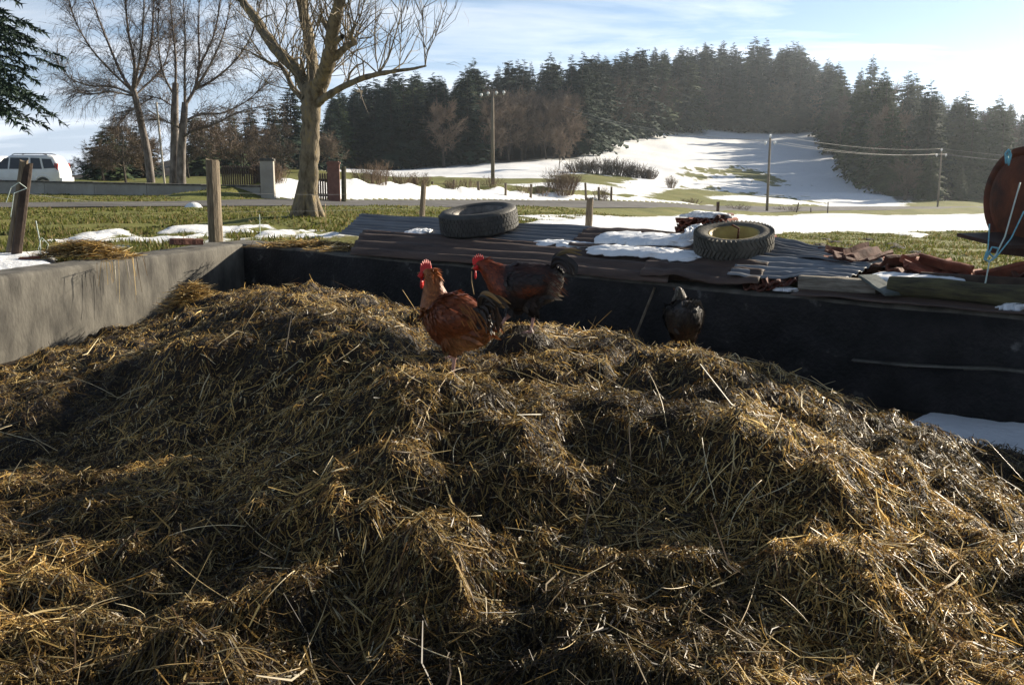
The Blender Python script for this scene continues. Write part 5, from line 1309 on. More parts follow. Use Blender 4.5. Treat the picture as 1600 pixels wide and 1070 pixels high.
cable('blue_twine', 'blue twine hanging straight from the guard to the knot', [tp(1546, 350), tp(1544, 385), tp(1541, 405)], .004, 'twine', 'twine')
cable('blue_twine', 'blue looped knot in the hanging twine', [tp(1541, 404), tp(1550, 386), tp(1560, 388), tp(1556, 402), tp(1546, 409), tp(1538, 405), tp(1542, 392), tp(1552, 402)], .005, 'twine', 'twine', n=5)
cable('blue_twine', 'blue twine bunch tied on top of the rusty drum', [tp(1572, 256, 6.2), tp(1571, 240, 6.2), tp(1576, 234, 6.2), tp(1580, 242, 6.2), tp(1576, 258, 6.2), tp(1574, 244, 6.25), tp(1578, 236, 6.2), tp(1579, 250, 6.2)], .006, 'twine', 'twine', n=5)
def tag_plastic():
    p = tp(1530, 466, 5.75); mb = MB(); V = []; F = []; n = 8
    for i in range(n + 1):
        for j in range(5):
            u = i / n - .5; v = j / 4 - .5
            V.append((u * .10, .012 * math.sin(u * 19) + .01 * math.cos(v * 14), v * .055 * (1.2 - 1.6 * abs(u + .12)) - .03 * u))
    for i in range(n):
        for j in range(4): a = i * 5 + j; F.append((a, a + 5, a + 6, a + 1))
    mb.add(V, F); o = mb.obj('plastic_scrap', M['plastic'], None, True, loc=p); tag(o, 'crumpled white plastic scrap at the end of the hanging twine', 'plastic scrap')
    sd = o.modifiers.new('thickness', 'SOLIDIFY'); sd.thickness = .003
tag_plastic()

# ================================================================== across the road
def garden_wall():
    a = np.array([(20 - 800) / FPX * 40.5, 40.5]); b = np.array([(414 - 800) / FPX * 35.6, 35.6])
    a2 = a + (a - b) * .45
    root = thing('garden_wall', 'low grey concrete garden wall across the road at left', 'wall', (a[0], a[1], float(ground_z(*a))))
    org = np.array(root.location); tot = np.linalg.norm(b - a2); n = 7; rz = math.atan2(b[1] - a2[1], b[0] - a2[0])
    for k in range(n):
        p = a2 + (b - a2) * k / n; q = a2 + (b - a2) * (k + 1) / n; c = (p + q) / 2
        f = (k + .5) / n; zt = zz(20, 281.5, 40.5) * (1 - (f - .31) / .69) + zz(414, 290, 35.6) * (f - .31) / .69
        zb = float(ground_z(*c)) - .3; L = np.linalg.norm(q - p)
        mb = MB(); mb.box((0, 0, (zb + zt - .06) / 2), (L - .02, .20, zt - .06 - zb)); o = mb.obj('panel', M['garden_concrete'], root); o.location = (c[0] - org[0], c[1] - org[1], -org[2]); o.rotation_euler = (0, 0, rz)
        mb = MB(); mb.box((0, 0, zt - .03), (L - .015, .28, .055)); o = mb.obj('coping', M['concrete'], root); o.location = (c[0] - org[0], c[1] - org[1], -org[2]); o.rotation_euler = (0, 0, rz)
garden_wall()
def pillar(label, px, pyt, d, w, mat, capmat):
    x = (px - 800) / FPX * d; zb = float(ground_z(x, d)) - .1; zt = zz(px, pyt, d); root = thing('gate_pillar', label, 'pillar', (x, d, zb), .12)
    mb = MB(); mb.box((0, 0, (zt - zb - .08) / 2), (w, w, zt - zb - .08)); mb.obj('shaft', M[mat], root)
    mb = MB(); mb.box((0, 0, zt - zb - .045), (w * 1.16, w * 1.16, .07), 0); mb.box((0, 0, zt - zb + .005), (w * .9, w * .9, .03)); mb.obj('cap', M[capmat], root)
pillar('pale concrete gate pillar at the end of the garden wall', 423, 248, 35.4, .44, 'garden_concrete', 'concrete')
pillar('reddish brown gate pillar right of the ash trunk', 525, 253, 35.6, .40, 'red_brick', 'red_brick')
def picket(label, pa, pb, zt0, n, mat, name='picket_gate', cat='gate', h=.9):
    pa, pb = np.array(pa), np.array(pb); z0 = min(float(ground_z(*pa)), float(ground_z(*pb))) + .06; root = thing(name, label, cat, (pa[0], pa[1], z0), math.atan2(pb[1] - pa[1], pb[0] - pa[0])); L = np.linalg.norm(pb - pa)
    me = MB(); me.box((0, 0, h / 2), (L / n * .55, .025, h)); me.add([(-L / n * .27, -.0125, h), (L / n * .27, -.0125, h), (0, -.0125, h + .06), (-L / n * .27, .0125, h), (L / n * .27, .0125, h), (0, .0125, h + .06)], [(0, 1, 2), (5, 4, 3), (0, 2, 5, 3), (1, 4, 5, 2)]); mesh = me.mesh('picket', [M[mat]])
    for k in range(n): link('picket', mesh, root, loc=((k + .5) * L / n, 0, 0))
    for zr in (h * .2, h * .78):
        rb_ = MB(); rb_.box((L / 2, .03, zr), (L, .035, .09)); rb_.obj('rail', M[mat], root)
pxy = lambda px, d: ((px - 800) / FPX * d, d)
picket('brown picket gate between the ash trunk and the brown pillar', pxy(488, 36.6), pxy(517, 35.8), 0, 8, 'dark_wood', h=.88)
picket('brown paling fence left of the concrete gate pillar', pxy(352, 41), pxy(411, 38), 0, 17, 'dark_wood', 'paling_fence', 'fence', .95)
picket('second brown gate leaf standing open behind the concrete pillar', pxy(400, 40), pxy(418, 36.2), 0, 10, 'dark_wood', h=1.0)
# thin pole between the birches
tb = np.array([*pxy(264, 43), 0]); tb[2] = float(ground_z(tb[0], tb[1])) - .1
cable('thin_pole', 'thin pale metal pole left of the second birch trunk', [tb, np.array([*pxy(258, 43), zz(258, 160, 43)])], .045, 'garden_concrete', 'pole')

# ---- vehicles
def vehicle(name, label, cat, loc, rz, levels, windows, wheels, lights, rails=True, mat='white_paint'):
    root = thing(name, label, cat, loc, rz); mb = MB(); V = []; F = []; K = 12
    for z, xf, xr, hw in levels:
        c = min(.22, hw * .3)
        for (sx, sy, cx, cy) in ((1, 1, xr, hw), (-1, 1, xf, hw), (-1, -1, xf, -hw), (1, -1, xr, -hw)):
            ps = [(cx - sx * c, cy), (cx - sx * c * .3, cy - sy * c * .3), (cx, cy - sy * c)]
            if (sx, sy) in ((1, 1), (-1, -1)): ps = ps[::-1]
            V += [(p[0], p[1], z) for p in ps]
    for i in range(len(levels) - 1):
        for k in range(K): F.append((i * K + k, i * K + (k + 1) % K, (i + 1) * K + (k + 1) % K, (i + 1) * K + k))
    F.append(tuple(range(K))[::-1]); F.append(tuple((len(levels) - 1) * K + k for k in range(K)))
    mb.add(V, F); body = mb.obj('body', M[mat], root)
    bv = body.modifiers.new('soft', 'BEVEL'); bv.width = .035; bv.segments = 2; bv.limit_method = 'ANGLE'; bv.angle_limit = .5
    lv = np.array(levels)
    def hw(z): return float(np.interp(z, lv[:, 0], lv[:, 3]))
    for quad in windows:
        for sg in (1, -1):
            m2 = MB(); m2.add([(x, sg * (hw(z) + .012), z) for x, z in quad] + [(x, sg * (hw(z) - .03), z) for x, z in quad], [(0, 1, 2, 3), (7, 6, 5, 4), (0, 4, 5, 1), (1, 5, 6, 2), (2, 6, 7, 3), (3, 7, 4, 0)]); m2.obj('window', M['car_glass'], root)
    for wx, wr in wheels:
        for sg in (1, -1):
            m2 = MB(); m2.lathe([(wr * .6, -.1), (wr * .95, -.1), (wr, -.07), (wr, .07), (wr * .95, .1), (wr * .6, .1)], 24, close=True); w = m2.obj('wheel', M['rubber'], root, True); w.location = (wx, sg * (levels[1][3] - .06), wr); w.rotation_euler = (math.pi / 2, 0, 0)
            m3 = MB(); m3.lathe([(wr * .62, -.06), (wr * .62, .06), (wr * .5, .07), (.0, .05)], 20); m3.obj('hubcap', M['rim_metal'], w, True)
            m4 = MB(); m4.tube([(wx + (wr + .06) * math.cos(t), sg * (levels[1][3] + .004), wr + (wr + .06) * math.sin(t)) for t in np.linspace(0, math.pi, 13)], .045, 6); m4.obj('wheel_arch', M['white_paint'], root, True)
    for x, z, sx, sz in lights:
        for sg in (1, -1): m2 = MB(); m2.box((x, sg * (hw(z) - .07), z), (sx, .14, sz)); m2.obj('tail_light', M['red_lens'], root)
    if rails:
        for sg in (1, -1): m2 = MB(); m2.tube([(-.15, sg * .60, 1.745), (0, sg * .60, 1.80), (1.3, sg * .60, 1.80), (1.55, sg * .60, 1.74)], .02, 5); m2.obj('roof_rail', M['black_plastic'], root, True)
    for sg in (1, -1): m2 = MB(); m2.box((.55, sg * (hw(.95) + .015), .98), (.18, .03, .035)); m2.obj('door_handle', M['white_paint'], root)
    m2 = MB(); m2.box((levels[1][2] + .02, 0, .52), (.10, 1.62, .20)); m2.obj('bumper', M['white_paint'], root)
CD = 52.0; cx = (112 - 800) / FPX * CD
vehicle('parked_car', 'white estate car parked behind the garden wall at far left', 'car', (cx - 2.22, CD, zz(60, 241, CD) - 1.78), 0.06,
        [(.30, -2.1, 2.10, .80), (.42, -2.22, 2.2, .88), (.62, -2.28, 2.22, .90), (.90, -2.15, 2.22, .90), (1.0, -1.25, 2.20, .885), (1.35, -.85, 2.08, .80), (1.64, -.42, 1.90, .71), (1.73, -.25, 1.72, .62), (1.75, 0, 1.5, .45)],
        [[(-1.0, 1.06), (-.30, 1.06), (-.25, 1.60), (-.48, 1.58)], [(-.22, 1.06), (.70, 1.06), (.68, 1.60), (-.18, 1.61)], [(.80, 1.06), (1.35, 1.06), (1.22, 1.58), (.78, 1.60)], [(1.44, 1.08), (1.98, 1.10), (1.76, 1.54), (1.32, 1.56)]],
        [(-1.38, .34), (1.36, .34)], [(2.02, 1.16, .16, .34)])
VD = 57.0; vx = (24 - 800) / FPX * VD
vehicle('parked_van', 'pale van behind the white estate car, cut by the left edge', 'van', (vx - 2.3, VD, zz(20, 244, VD) - 1.92), 0.04,
        [(.35, -2.2, 2.2, .86), (.5, -2.3, 2.28, .92), (.95, -2.25, 2.28, .92), (1.1, -1.5, 2.27, .91), (1.55, -1.1, 2.24, .85), (1.88, -.7, 2.18, .78), (1.92, -.5, 2.1, .6)],
        [[(-1.35, 1.15), (-.45, 1.15), (-.42, 1.68), (-.95, 1.68)]], [(-1.4, .34), (1.4, .34)], [(2.2, 1.1, .1, .3)], rails=False)

# ---- power poles and wires
def pole(label, px, pyt, pyb, d, rad, arm, ins):
    b = P(px, pyb, d); b[2] = float(ground_z(b[0], b[1])) - .3; zt = zz(px, pyt, d); H = zt - b[2]
    root = thing('power_pole', label, 'power pole', b); mb = MB(); mb.tube([(0, 0, 0), (0, 0, H * .5), (0, 0, H)], [rad, rad * .85, rad * .7], 10); mb.obj('shaft', M['pole_wood'], root, True)
    if arm: mb = MB(); mb.tube([(-arm, -.12, H - .45), (arm, .05, H - .22)], .05, 6); mb.obj('crossarm', M['pole_wood'], root)
    pts = []
    for ix, iz in ins:
        mb = MB(); mb.lathe([(0, .0), (.03, .0), (.03, .12), (.08, .13), (.10, .18), (.07, .22), (.09, .26), (.06, .34), (0, .36)], 10); o = mb.obj('insulator', M['porcelain'], root, True); o.location = (ix, 0, H + iz); o.scale = (1.25, 1.25, .9)
        pts.append(b + np.array([ix, 0, H + iz + .3]))
    return pts
i1 = pole('tall power pole with four insulators above the left tyre', 770, 144, 290, 84, .17, 1.0, [(-.9, -.42), (-.35, -.30), (.30, -.25), (.9, -.22)])
i2 = pole('slim power pole at the roadside above the right tyre', 1198, 216, 338, 84, .115, 0, [(0, 0), (-.38, -.55), (.38, -.52)])
i3 = pole('distant power pole in front of the right forest edge', 1465, 237, 322, 112, .10, 0, [(0, 0), (-.5, -.55), (.5, -.55)])
mb = MB()
for pp, w in ((i2, .38), (i3, .5)):
    pass
for k, (a, b) in enumerate([(i2[0], i3[0]), (i2[1], i3[1]), (i2[2], i3[2])]):
    cable('power_line', ['top power line between roadside pole and distant pole', 'left lower power line between roadside pole and distant pole', 'right lower power line between roadside pole and distant pole'][k], [a, b], .010, 'wire', 'power line', .5, 16)
for k in range(3):
    e = P(1760, 253 + (0, 6, 10)[k], 126); cable('power_line', ['top power line running right from the distant pole', 'middle power line running right from the distant pole', 'lowest power line running right from the distant pole'][k], [i3[k], e], .010, 'wire', 'power line', .3, 10)
for k in range(2):
    e = P(880, 166 + 6 * k, 150); cable('power_line', ['upper power line climbing left over the snowy slope', 'lower power line climbing left over the snowy slope'][k], [i2[k + 1], e], .012, 'wire', 'power line', .8, 16)
# ================================================================== poultry
M['plumage'] = colmat('plumage', .5, .10, .35)
M['comb'] = pmat('red_comb', (.50, .012, .012), (.72, .03, .025), 30, .45, .3, 80)
M['beak'] = pmat('beak_horn', (.30, .22, .10), (.42, .32, .16), 30, .4)
M['eye'] = pmat('bird_eye', (.30, .10, .02), (.02, .01, .01), 300, .1, spec=.8)
def skin_mat():
    return pmat('bird_shank', (.42, .22, .18), (.58, .36, .29), 40, .55, .4, 160)
M['shank'] = skin_mat()
def loft(rings, K=20, arch=0.0):
    """rings: centre (x,y,z), half width, half height along a path in the bird's xz plane"""
    V = []; F = []; n = len(rings); C = np.array([r[0] for r in rings], float)
    for i in range(n):
        t = unit(C[min(i + 1, n - 1)] - C[max(i - 1, 0)]); side = np.array([0, 1.0, 0]); up = unit(np.cross(t, side)) * -1
        if up[2] < 0 and abs(t[2]) < .8: up = -up
        w, h = rings[i][1], rings[i][2]
        for k in range(K):
            th = 2 * math.pi * k / K; V.append(C[i] + side * w * math.cos(th) + up * h * math.sin(th))
    for i in range(n - 1):
        for k in range(K): F.append((i * K + k, i * K + (k + 1) % K, (i + 1) * K + (k + 1) % K, (i + 1) * K + k))
    F.append(tuple(range(K))[::-1]); F.append(tuple((n - 1) * K + k for k in range(K)))
    return V, F
def catmull(rings, m=4):
    out = []; A = [np.array([*r[0], r[1], r[2]], float) for r in rings]; n = len(A)
    for i in range(n - 1):
        p0, p1, p2, p3 = A[max(i - 1, 0)], A[i], A[i + 1], A[min(i + 2, n - 1)]
        for k in range(m):
            t = k / m; q = .5 * (2 * p1 + (p2 - p0) * t + (2 * p0 - 5 * p1 + 4 * p2 - p3) * t * t + (3 * p1 - p0 - 3 * p2 + p3) * t ** 3)
            out.append(((q[0], q[1], q[2]), max(q[3], .004), max(q[4], .004)))
    a = A[-1]; out.append(((a[0], a[1], a[2]), a[3], a[4])); return out
def catpts(pts): return [np.array(c) for c, _, _ in catmull([(p, .01, .01) for p in pts], 4)]
def bird(name, label, loc, heading, size, spine, legs, colfn, tail, comb_h, feather_n, seed, head_i, wattle=.03, flen=(.030, .055), wing=None, wing_r=.03, drape=0, drape_c=None):
    r = random.Random(seed); rn = np.random.default_rng(seed)
    root = thing(name, label, 'rooster' if name == 'rooster' else 'hen', loc, heading); root.scale = size if hasattr(size, '__len__') else (size,) * 3
    mb = MB(); V, F = loft(catmull(spine), 22); mb.add(V, F)
    for lg in legs:                                        # thigh, hock, shank, foot with four toes
        hip, knee, hock, foot = [np.array(q, float) for q in lg['pts']]
        rr = lg.get('r', (.062, .045, .020, .0095, .0085))
        mb.tube([hip, (hip + knee) / 2, knee, (knee + hock) / 2, hock], [rr[0], rr[0] * .92, rr[1], (rr[1] + rr[2]) / 2, rr[2]], 14)
        mb.tube([hock * 1.0, hock * .85 + foot * .15, (hock + foot) / 2, foot], [rr[2], rr[3] * 1.15, rr[3], rr[4] * 1.15], 10)
        yaw = lg.get('yaw', 0)
        for a, L in ((yaw, .062), (yaw + .55, .05), (yaw - .55, .05), (yaw + math.pi, .028)):
            d = np.array([math.cos(a), math.sin(a), 0]); mb.tube([foot, foot + d * L * .5 + [0, 0, .006], foot + d * L + [0, 0, -.006]], [.008, .0068, .004], 8)
    for sg in (1, -1):                                     # folded wings
        wp = [np.array(q, float) * [1, sg, 1] for q in wing]
        mb.tube(catpts(wp), [wing_r * math.sin(math.pi * min(.97, .14 + .80 * f)) ** .8 for f in np.linspace(0, 1, len(catpts(wp)))], 12, flat=2.3)
    me = mb.mesh('raw_body', [M['plumage']]); tmp = bpy.data.objects.new('raw_body', me); COL.objects.link(tmp)
    rm = tmp.modifiers.new('r', 'REMESH'); rm.mode = 'VOXEL'; rm.voxel_size = .0052
    sm = tmp.modifiers.new('s', 'SMOOTH'); sm.factor = .5; sm.iterations = 5
    dg = bpy.context.evaluated_depsgraph_get(); ev = tmp.evaluated_get(dg); body = bpy.data.meshes.new_from_object(ev)
    bpy.data.objects.remove(tmp); bpy.data.meshes.remove(me); body.name = 'body'
    nV = len(body.vertices); co = np.empty(nV * 3); body.vertices.foreach_get('co', co); co = co.reshape(-1, 3)
    nrm = np.empty(nV * 3); body.vertices.foreach_get('normal', nrm); nrm = nrm.reshape(-1, 3)
    col = colfn(co, rn)
    for nm in list(body.color_attributes): body.color_attributes.remove(nm)
    at = body.color_attributes.new('col', 'FLOAT_COLOR', 'POINT'); c4 = np.ones((nV, 4), np.float32); c4[:, :3] = col; at.data.foreach_set('color', c4.ravel())
    body.materials.clear(); body.materials.append(M['plumage']); body.polygons.foreach_set('use_smooth', np.ones(len(body.polygons), bool))
    link('body', body, root)
    # ---- plumage: overlapping feathers lying along the body from head to tail
    S = np.array([s[0] for s in catmull(spine)]); T = np.gradient(S, axis=0); T = -T if S[-1][0] > S[0][0] else T     # towards the tail
    T /= np.linalg.norm(T, axis=1, keepdims=True)
    hock_z = max(l['pts'][2][2] for l in legs) + .012
    hx = S[head_i[0]:head_i[1]]
    cand = np.where((co[:, 2] > hock_z))[0]; pick = rn.choice(cand, feather_n)
    P0 = co[pick]; N0 = nrm[pick]
    near = ((P0[:, None] - S[None]) ** 2).sum(-1).argmin(1); fl = T[near].copy()
    dh = np.sqrt(((P0 - S[-1] * 1.0) ** 2).sum(1))
    keep = dh > .045; P0, N0, fl = P0[keep], N0[keep], fl[keep]; near = near[keep]; m = len(P0)
    low = P0[:, 2] < spine[len(spine) // 3][0][2] - .07
    fl[low] += np.array([0, 0, -.9]); fl += rn.normal(0, .16, fl.shape)
    fl -= N0 * (fl * N0).sum(1, keepdims=True); fl /= np.linalg.norm(fl, axis=1, keepdims=True) + 1e-9
    sd = np.cross(N0, fl); L = (flen[0] + (flen[1] - flen[0]) * rn.random(m))[:, None]; neck = (near > len(S) * .62)[:, None]
    Wd = L * np.where(neck, .13, .24)
    b = P0 - N0 * .002
    V = np.stack([b, b + fl * L * .45 + sd * Wd + N0 * .006, b + fl * L + N0 * (.004 + .006 * rn.random((m, 1))), b + fl * L * .45 - sd * Wd + N0 * .006, b + fl * L * .5 + N0 * .009], 1).reshape(-1, 3)
    k = np.arange(m)[:, None] * 5; F = np.concatenate([k + [0, 1, 4], k + [1, 2, 4], k + [2, 3, 4], k + [3, 0, 4]])
    fc = colfn(P0, rn) * (.65 + .7 * rn.random((m, 1))); tipc = fc * 1.25
    Cc = np.stack([fc * .45, fc, tipc, fc, fc * .75], 1).reshape(-1, 3)
    link('plumage', np_mesh('plumage', V, F, [M['plumage']], False, col=Cc), root, kind='stuff')
    # ---- flight feathers along the folded wing and long drooping saddle feathers
    V = []; F = []; Cv = []
    def blade(p, d, L, w, nrm_, c):
        d = unit(d); sd_ = unit(np.cross(nrm_, d)) * w; o = len(V); m_ = p + d * L * .5 + nrm_ * .004
        V.extend([p, m_ + sd_, m_ - sd_, p + d * L]); F.extend([(o, o + 1, o + 2), (o + 1, o + 3, o + 2)]); Cv.extend([np.array(c) * .7, np.array(c), np.array(c), np.array(c) * 1.35])
    for sg in (1, -1):
        a, b_ = np.array(wing[0], float), np.array(wing[-1], float)
        for rowk in range(3):
            for k in range(11):
                f = k / 10; p = a * (1 - f) + b_ * f; p = p * [1, sg, 1] + np.array([0, sg * (wing_r * (.95 - .25 * rowk)), -.055 + .035 * rowk - .012 * f])
                cc = colfn(p[None], rn)[0] * (.45 + .5 * r.random()); blade(p, np.array([-1, sg * -.10, -.28 + .1 * r.random()]), .085 - .012 * rowk, .011, np.array([0, sg, .15]), cc)
        for k in range(drape):
            p = np.array([r.uniform(-.20, -.08), sg * r.uniform(.03, .10), 0]); i = np.abs(co[:, 0] - p[0]) + np.abs(co[:, 1] - p[1]); i = np.where(co[:, 2] > .26, i, 9).argmin(); p = co[i] + nrm[i] * .006
            blade(p, np.array([-.75, sg * .25, -.75 + .3 * r.random()]), r.uniform(.06, .12), .005, unit(nrm[i]), np.array(drape_c) * r.uniform(.6, 1.3))
    link('flight_feathers', np_mesh('flight_feathers', np.array(V), np.array(F), [M['plumage']], False, col=np.array(Cv)), root, kind='stuff')
    # ---- tail feathers: curved blades
    for q in tail:
        pts, w, c0, c1 = q; pts = [np.array(p, float) for p in pts]; ps = catmull([(p, w, w) for p in pts], 5); n = len(ps); V = []; Cv = []
        for i, (c, _, _) in enumerate(ps):
            c = np.array(c); t = unit(np.array(ps[min(i + 1, n - 1)][0]) - np.array(ps[max(i - 1, 0)][0])); f = i / (n - 1)
            ww = w * (math.sin(math.pi * min(.98, f * .86 + .12)) ** .6); up = unit(np.cross(t, np.array([0, 1.0, .15]))); s_ = np.array([0, .55, 0]) 
            V += [c + up * ww, c + np.array([0, .006, 0]), c - up * ww]; cc = np.array(c0) * (1 - f) + np.array(c1) * f; Cv += [cc, cc * .7, cc]
        F = []
        for i in range(n - 1): F += [(i * 3, i * 3 + 1, i * 3 + 4, i * 3 + 3), (i * 3 + 1, i * 3 + 2, i * 3 + 5, i * 3 + 4)]
        link('tail_feather', np_mesh('tail_feather', np.array(V), np.array(F), [M['plumage']], True, col=np.array(Cv)), root)
    # ---- head: comb, wattles, beak, eyes
    hd = S[-4].copy(); fw = unit(S[-1] - S[-5]); upv = unit(np.array([-fw[2], 0, fw[0]]))
    if upv[2] < 0: upv = -upv
    if comb_h > 0:
        n = 6; cl = comb_h * 1.55; V = []; F = []
        prof = []
        for i in range(n * 4 + 1):
            f = i / (n * 4); x = (f - .62) * cl; ridge = comb_h * (.42 + .58 * math.sin(math.pi * (.12 + .8 * f))) ; z = ridge * (.55 + .45 * (1 - abs(2 * ((f * n) % 1) - 1)))
            prof.append((x, z))
        for x, z in prof:
            bz = .012 - 8 * (x * x) * .4
            for y in (-.007, .007): V.append(hd + fw * x + upv * (bz) + np.array([0, y, 0]))
            for y in (-.0022, .0022): V.append(hd + fw * (x - .10 * z) + upv * (.022 + z) + np.array([0, y, 0]))
        for i in range(len(prof) - 1):
            a, b_ = i * 4, (i + 1) * 4
            F += [(a, b_, b_ + 2, a + 2), (a + 3, b_ + 3, b_ + 1, a + 1), (a + 2, b_ + 2, b_ + 3, a + 3)]
        F += [(0, 2, 3, 1), (a + 4, a + 5, a + 7, a + 6)]
        mbc = MB(); mbc.add(V, F); mbc.obj('comb', M['comb'], root)
        fmb = MB()
        for sg in (1, -1): fmb.tube([hd + fw * .012 + np.array([0, sg * .024, 0]) + upv * .010, hd + fw * .010 + np.array([0, sg * .031, 0]) - upv * .004, hd + fw * .006 + np.array([0, sg * .024, 0]) - upv * .020], [.008, .020, .010], 10)
        fmb.obj('face', M['comb'], root, True)
        for sg in (1, -1):
            wmb = MB(); c = hd + fw * .020 - upv * .022 + np.array([0, sg * .014, 0]); wmb.tube([c, c - [0, 0, wattle * .5], c - [0, 0, wattle], c - [0, 0, wattle * 1.35]], [.008, wattle * .36, wattle * .42, wattle * .12], 10, flat=.35); wmb.obj('wattle', M['comb'], root, True)
    bmb = MB(); bmb.tube([S[-1] - fw * .012, S[-1] + fw * .012, S[-1] + fw * .030 - upv * .007], [.012, .008, .0015], 8); bmb.obj('beak', M['beak'], root, True)
    for sg in (1, -1):
        e = MB(); V = []; 
        c = hd + fw * .014 + upv * .008 + np.array([0, sg * (.027 if comb_h <= 0 else .046), 0]); e.tube([c - [0, sg * .004, 0], c, c + [0, sg * .003, 0]], [.006, .0055, .002], 8); e.obj('eye', M['eye'], root, True)
    return root
def mixc(a, b, t): t = np.asarray(t)[:, None]; return np.array(a) * (1 - t) + np.array(b) * t

# ---- brown rooster in front
def col_brown(p, rn):
    n = rn.random(len(p)) * .35
    c = mixc((.24, .062, .016), (.10, .022, .008), np.clip(n + .5 * fbm(p[:, 0] * 30, p[:, 2] * 30, 3, 2), 0, 1))
    neck = sstep(.05, .12, p[:, 0]) * sstep(.30, .38, p[:, 2]); c = c * (1 - neck[:, None]) + neck[:, None] * mixc((.38, .13, .030), (.22, .055, .014), n * 2)
    fluff = (1 - sstep(.17, .26, p[:, 2])) * sstep(.02, -.12, p[:, 0] - .02); c = c * (1 - fluff[:, None]) + fluff[:, None] * mixc((.46, .25, .10), (.34, .15, .05), n * 2)
    tailb = sstep(-.15, -.20, p[:, 0]) * sstep(.22, .30, p[:, 2]); c = c * (1 - tailb[:, None]) + tailb[:, None] * np.array([.020, .016, .013])
    sh = (p[:, 2] < .115)[:, None]; c = np.where(sh, np.array([.55, .33, .27]), c); return c
spine1 = [((-.235, 0, .318), .020, .026), ((-.205, 0, .305), .062, .070), ((-.15, 0, .288), .098, .108), ((-.07, 0, .283), .124, .136), ((.01, 0, .298), .128, .142), ((.075, 0, .335), .112, .122), ((.112, 0, .372), .084, .090), ((.128, 0, .420), .062, .066), ((.138, 0, .462), .047, .050), ((.148, 0, .498), .038, .040), ((.163, 0, .518), .033, .034), ((.184, 0, .522), .024, .025), ((.199, 0, .519), .010, .011)]
tail1 = []
rt = random.Random(4)
for k in range(16):
    y = rt.uniform(-.055, .055); a = rt.uniform(.55, 1.35); L = rt.uniform(.07, .15)
    p0 = (-.19, y * .5, .345 + rt.uniform(-.02, .02)); p1 = (-.19 - L * .5 * math.cos(a), y, .35 + L * .62 * math.sin(a)); p2 = (-.19 - L * .95 * math.cos(a * .75), y * 1.4, .35 + L * .72 * math.sin(a)); p3 = (-.19 - L * 1.35 * math.cos(a * .45), y * 1.7, .35 + L * .42 * math.sin(a))
    g = k % 5 == 0; tail1.append(((p0, p1, p2, p3), rt.uniform(.007, .013), (.022, .018, .014), (.20, .13, .05) if g else (.035, .026, .018)))
for k in range(10):
    y = rt.uniform(-.07, .07); p0 = (-.17, y, .37); p1 = (-.24, y * 1.2, .35 + rt.uniform(-.02, .03)); p2 = (-.27, y * 1.4, .27 + rt.uniform(-.03, .03)); tail1.append(((p0, p1, p2), .012, (.03, .02, .014), (.05, .03, .018)))
f1 = BIRD_FEET[0]; hd1 = math.atan2(.58, -.81)
bx, by = f1[0], f1[1]; bz = hz(bx, by)
b1 = bird('rooster', 'rust-brown rooster with dark tail standing on the heap, nearest the viewer', (bx, by, bz + .012), hd1, (.86, .80, .91), spine1,
     [{'pts': [(-.035, .052, .24), (-.020, .056, .19), (-.050, .050, .128), (-.030, .050, .008)], 'r': (.068, .052, .019, .0105, .0095)}, {'pts': [(-.02, -.052, .25), (.035, -.056, .20), (.0, -.050, .150), (.035, -.050, .085)], 'r': (.068, .052, .019, .0105, .0095)}],
     col_brown, tail1, .050, 5200, 3, (0, 1), wattle=.040, flen=(.035, .075), wing=[(.075, .100, .345), (.02, .118, .325), (-.06, .116, .300), (-.14, .088, .285), (-.19, .062, .29)], wing_r=.030, drape=60, drape_c=(.30, .11, .025))
# ---- black rooster with russet neck behind
def col_black(p, rn):
    n = rn.random(len(p)); c = mixc((.010, .010, .012), (.028, .024, .022), n)
    neck = sstep(.10, .17, p[:, 0]) * sstep(.20, .26, p[:, 2]); c = c * (1 - neck[:, None]) + neck[:, None] * mixc((.26, .055, .014), (.10, .022, .010), n)
    sad = np.exp(-((p[:, 0] + .02) / .07) ** 2 - ((p[:, 2] - .25) / .022) ** 2) * .8; c = c * (1 - sad[:, None]) + sad[:, None] * np.array([.20, .05, .015])
    bk = np.exp(-((p[:, 0] + .02) / .12) ** 2 - ((p[:, 2] - .365) / .03) ** 2) * .5; c = c * (1 - bk[:, None]) + bk[:, None] * np.array([.10, .028, .012])
    ru = sstep(-.11, -.17, p[:, 0]) * (1 - sstep(.27, .33, p[:, 2])); c = c * (1 - ru[:, None]) + ru[:, None] * mixc((.36, .30, .22), (.10, .08, .06), n)
    sh = (p[:, 2] < .105)[:, None]; c = np.where(sh, np.array([.50, .31, .26]), c); return c
spine2 = [((-.215, 0, .345), .018, .024), ((-.19, 0, .325), .058, .066), ((-.14, 0, .295), .092, .104), ((-.06, 0, .272), .116, .124), ((.03, 0, .268), .120, .128), ((.105, 0, .288), .104, .112), ((.155, 0, .318), .074, .080), ((.192, 0, .346), .053, .058), ((.222, 0, .366), .041, .044), ((.246, 0, .378), .033, .036), ((.268, 0, .380), .025, .027), ((.285, 0, .376), .011, .012)]
tail2 = []
for k in range(18):
    y = rt.uniform(-.05, .05); a = rt.uniform(.8, 1.45); L = rt.uniform(.07, .125)
    p0 = (-.175, y * .5, .345); p1 = (-.185 - L * .35 * math.cos(a), y, .35 + L * .7 * math.sin(a)); p2 = (-.20 - L * .8 * math.cos(a * .8), y * 1.3, .35 + L * .78 * math.sin(a)); p3 = (-.20 - L * 1.15 * math.cos(a * .5), y * 1.5, .35 + L * .35 * math.sin(a)); p4 = (-.205 - L * 1.0, y * 1.6, .35 - L * .1)
    tail2.append(((p0, p1, p2, p3, p4), rt.uniform(.008, .013), (.012, .012, .014), (.022, .022, .024)))
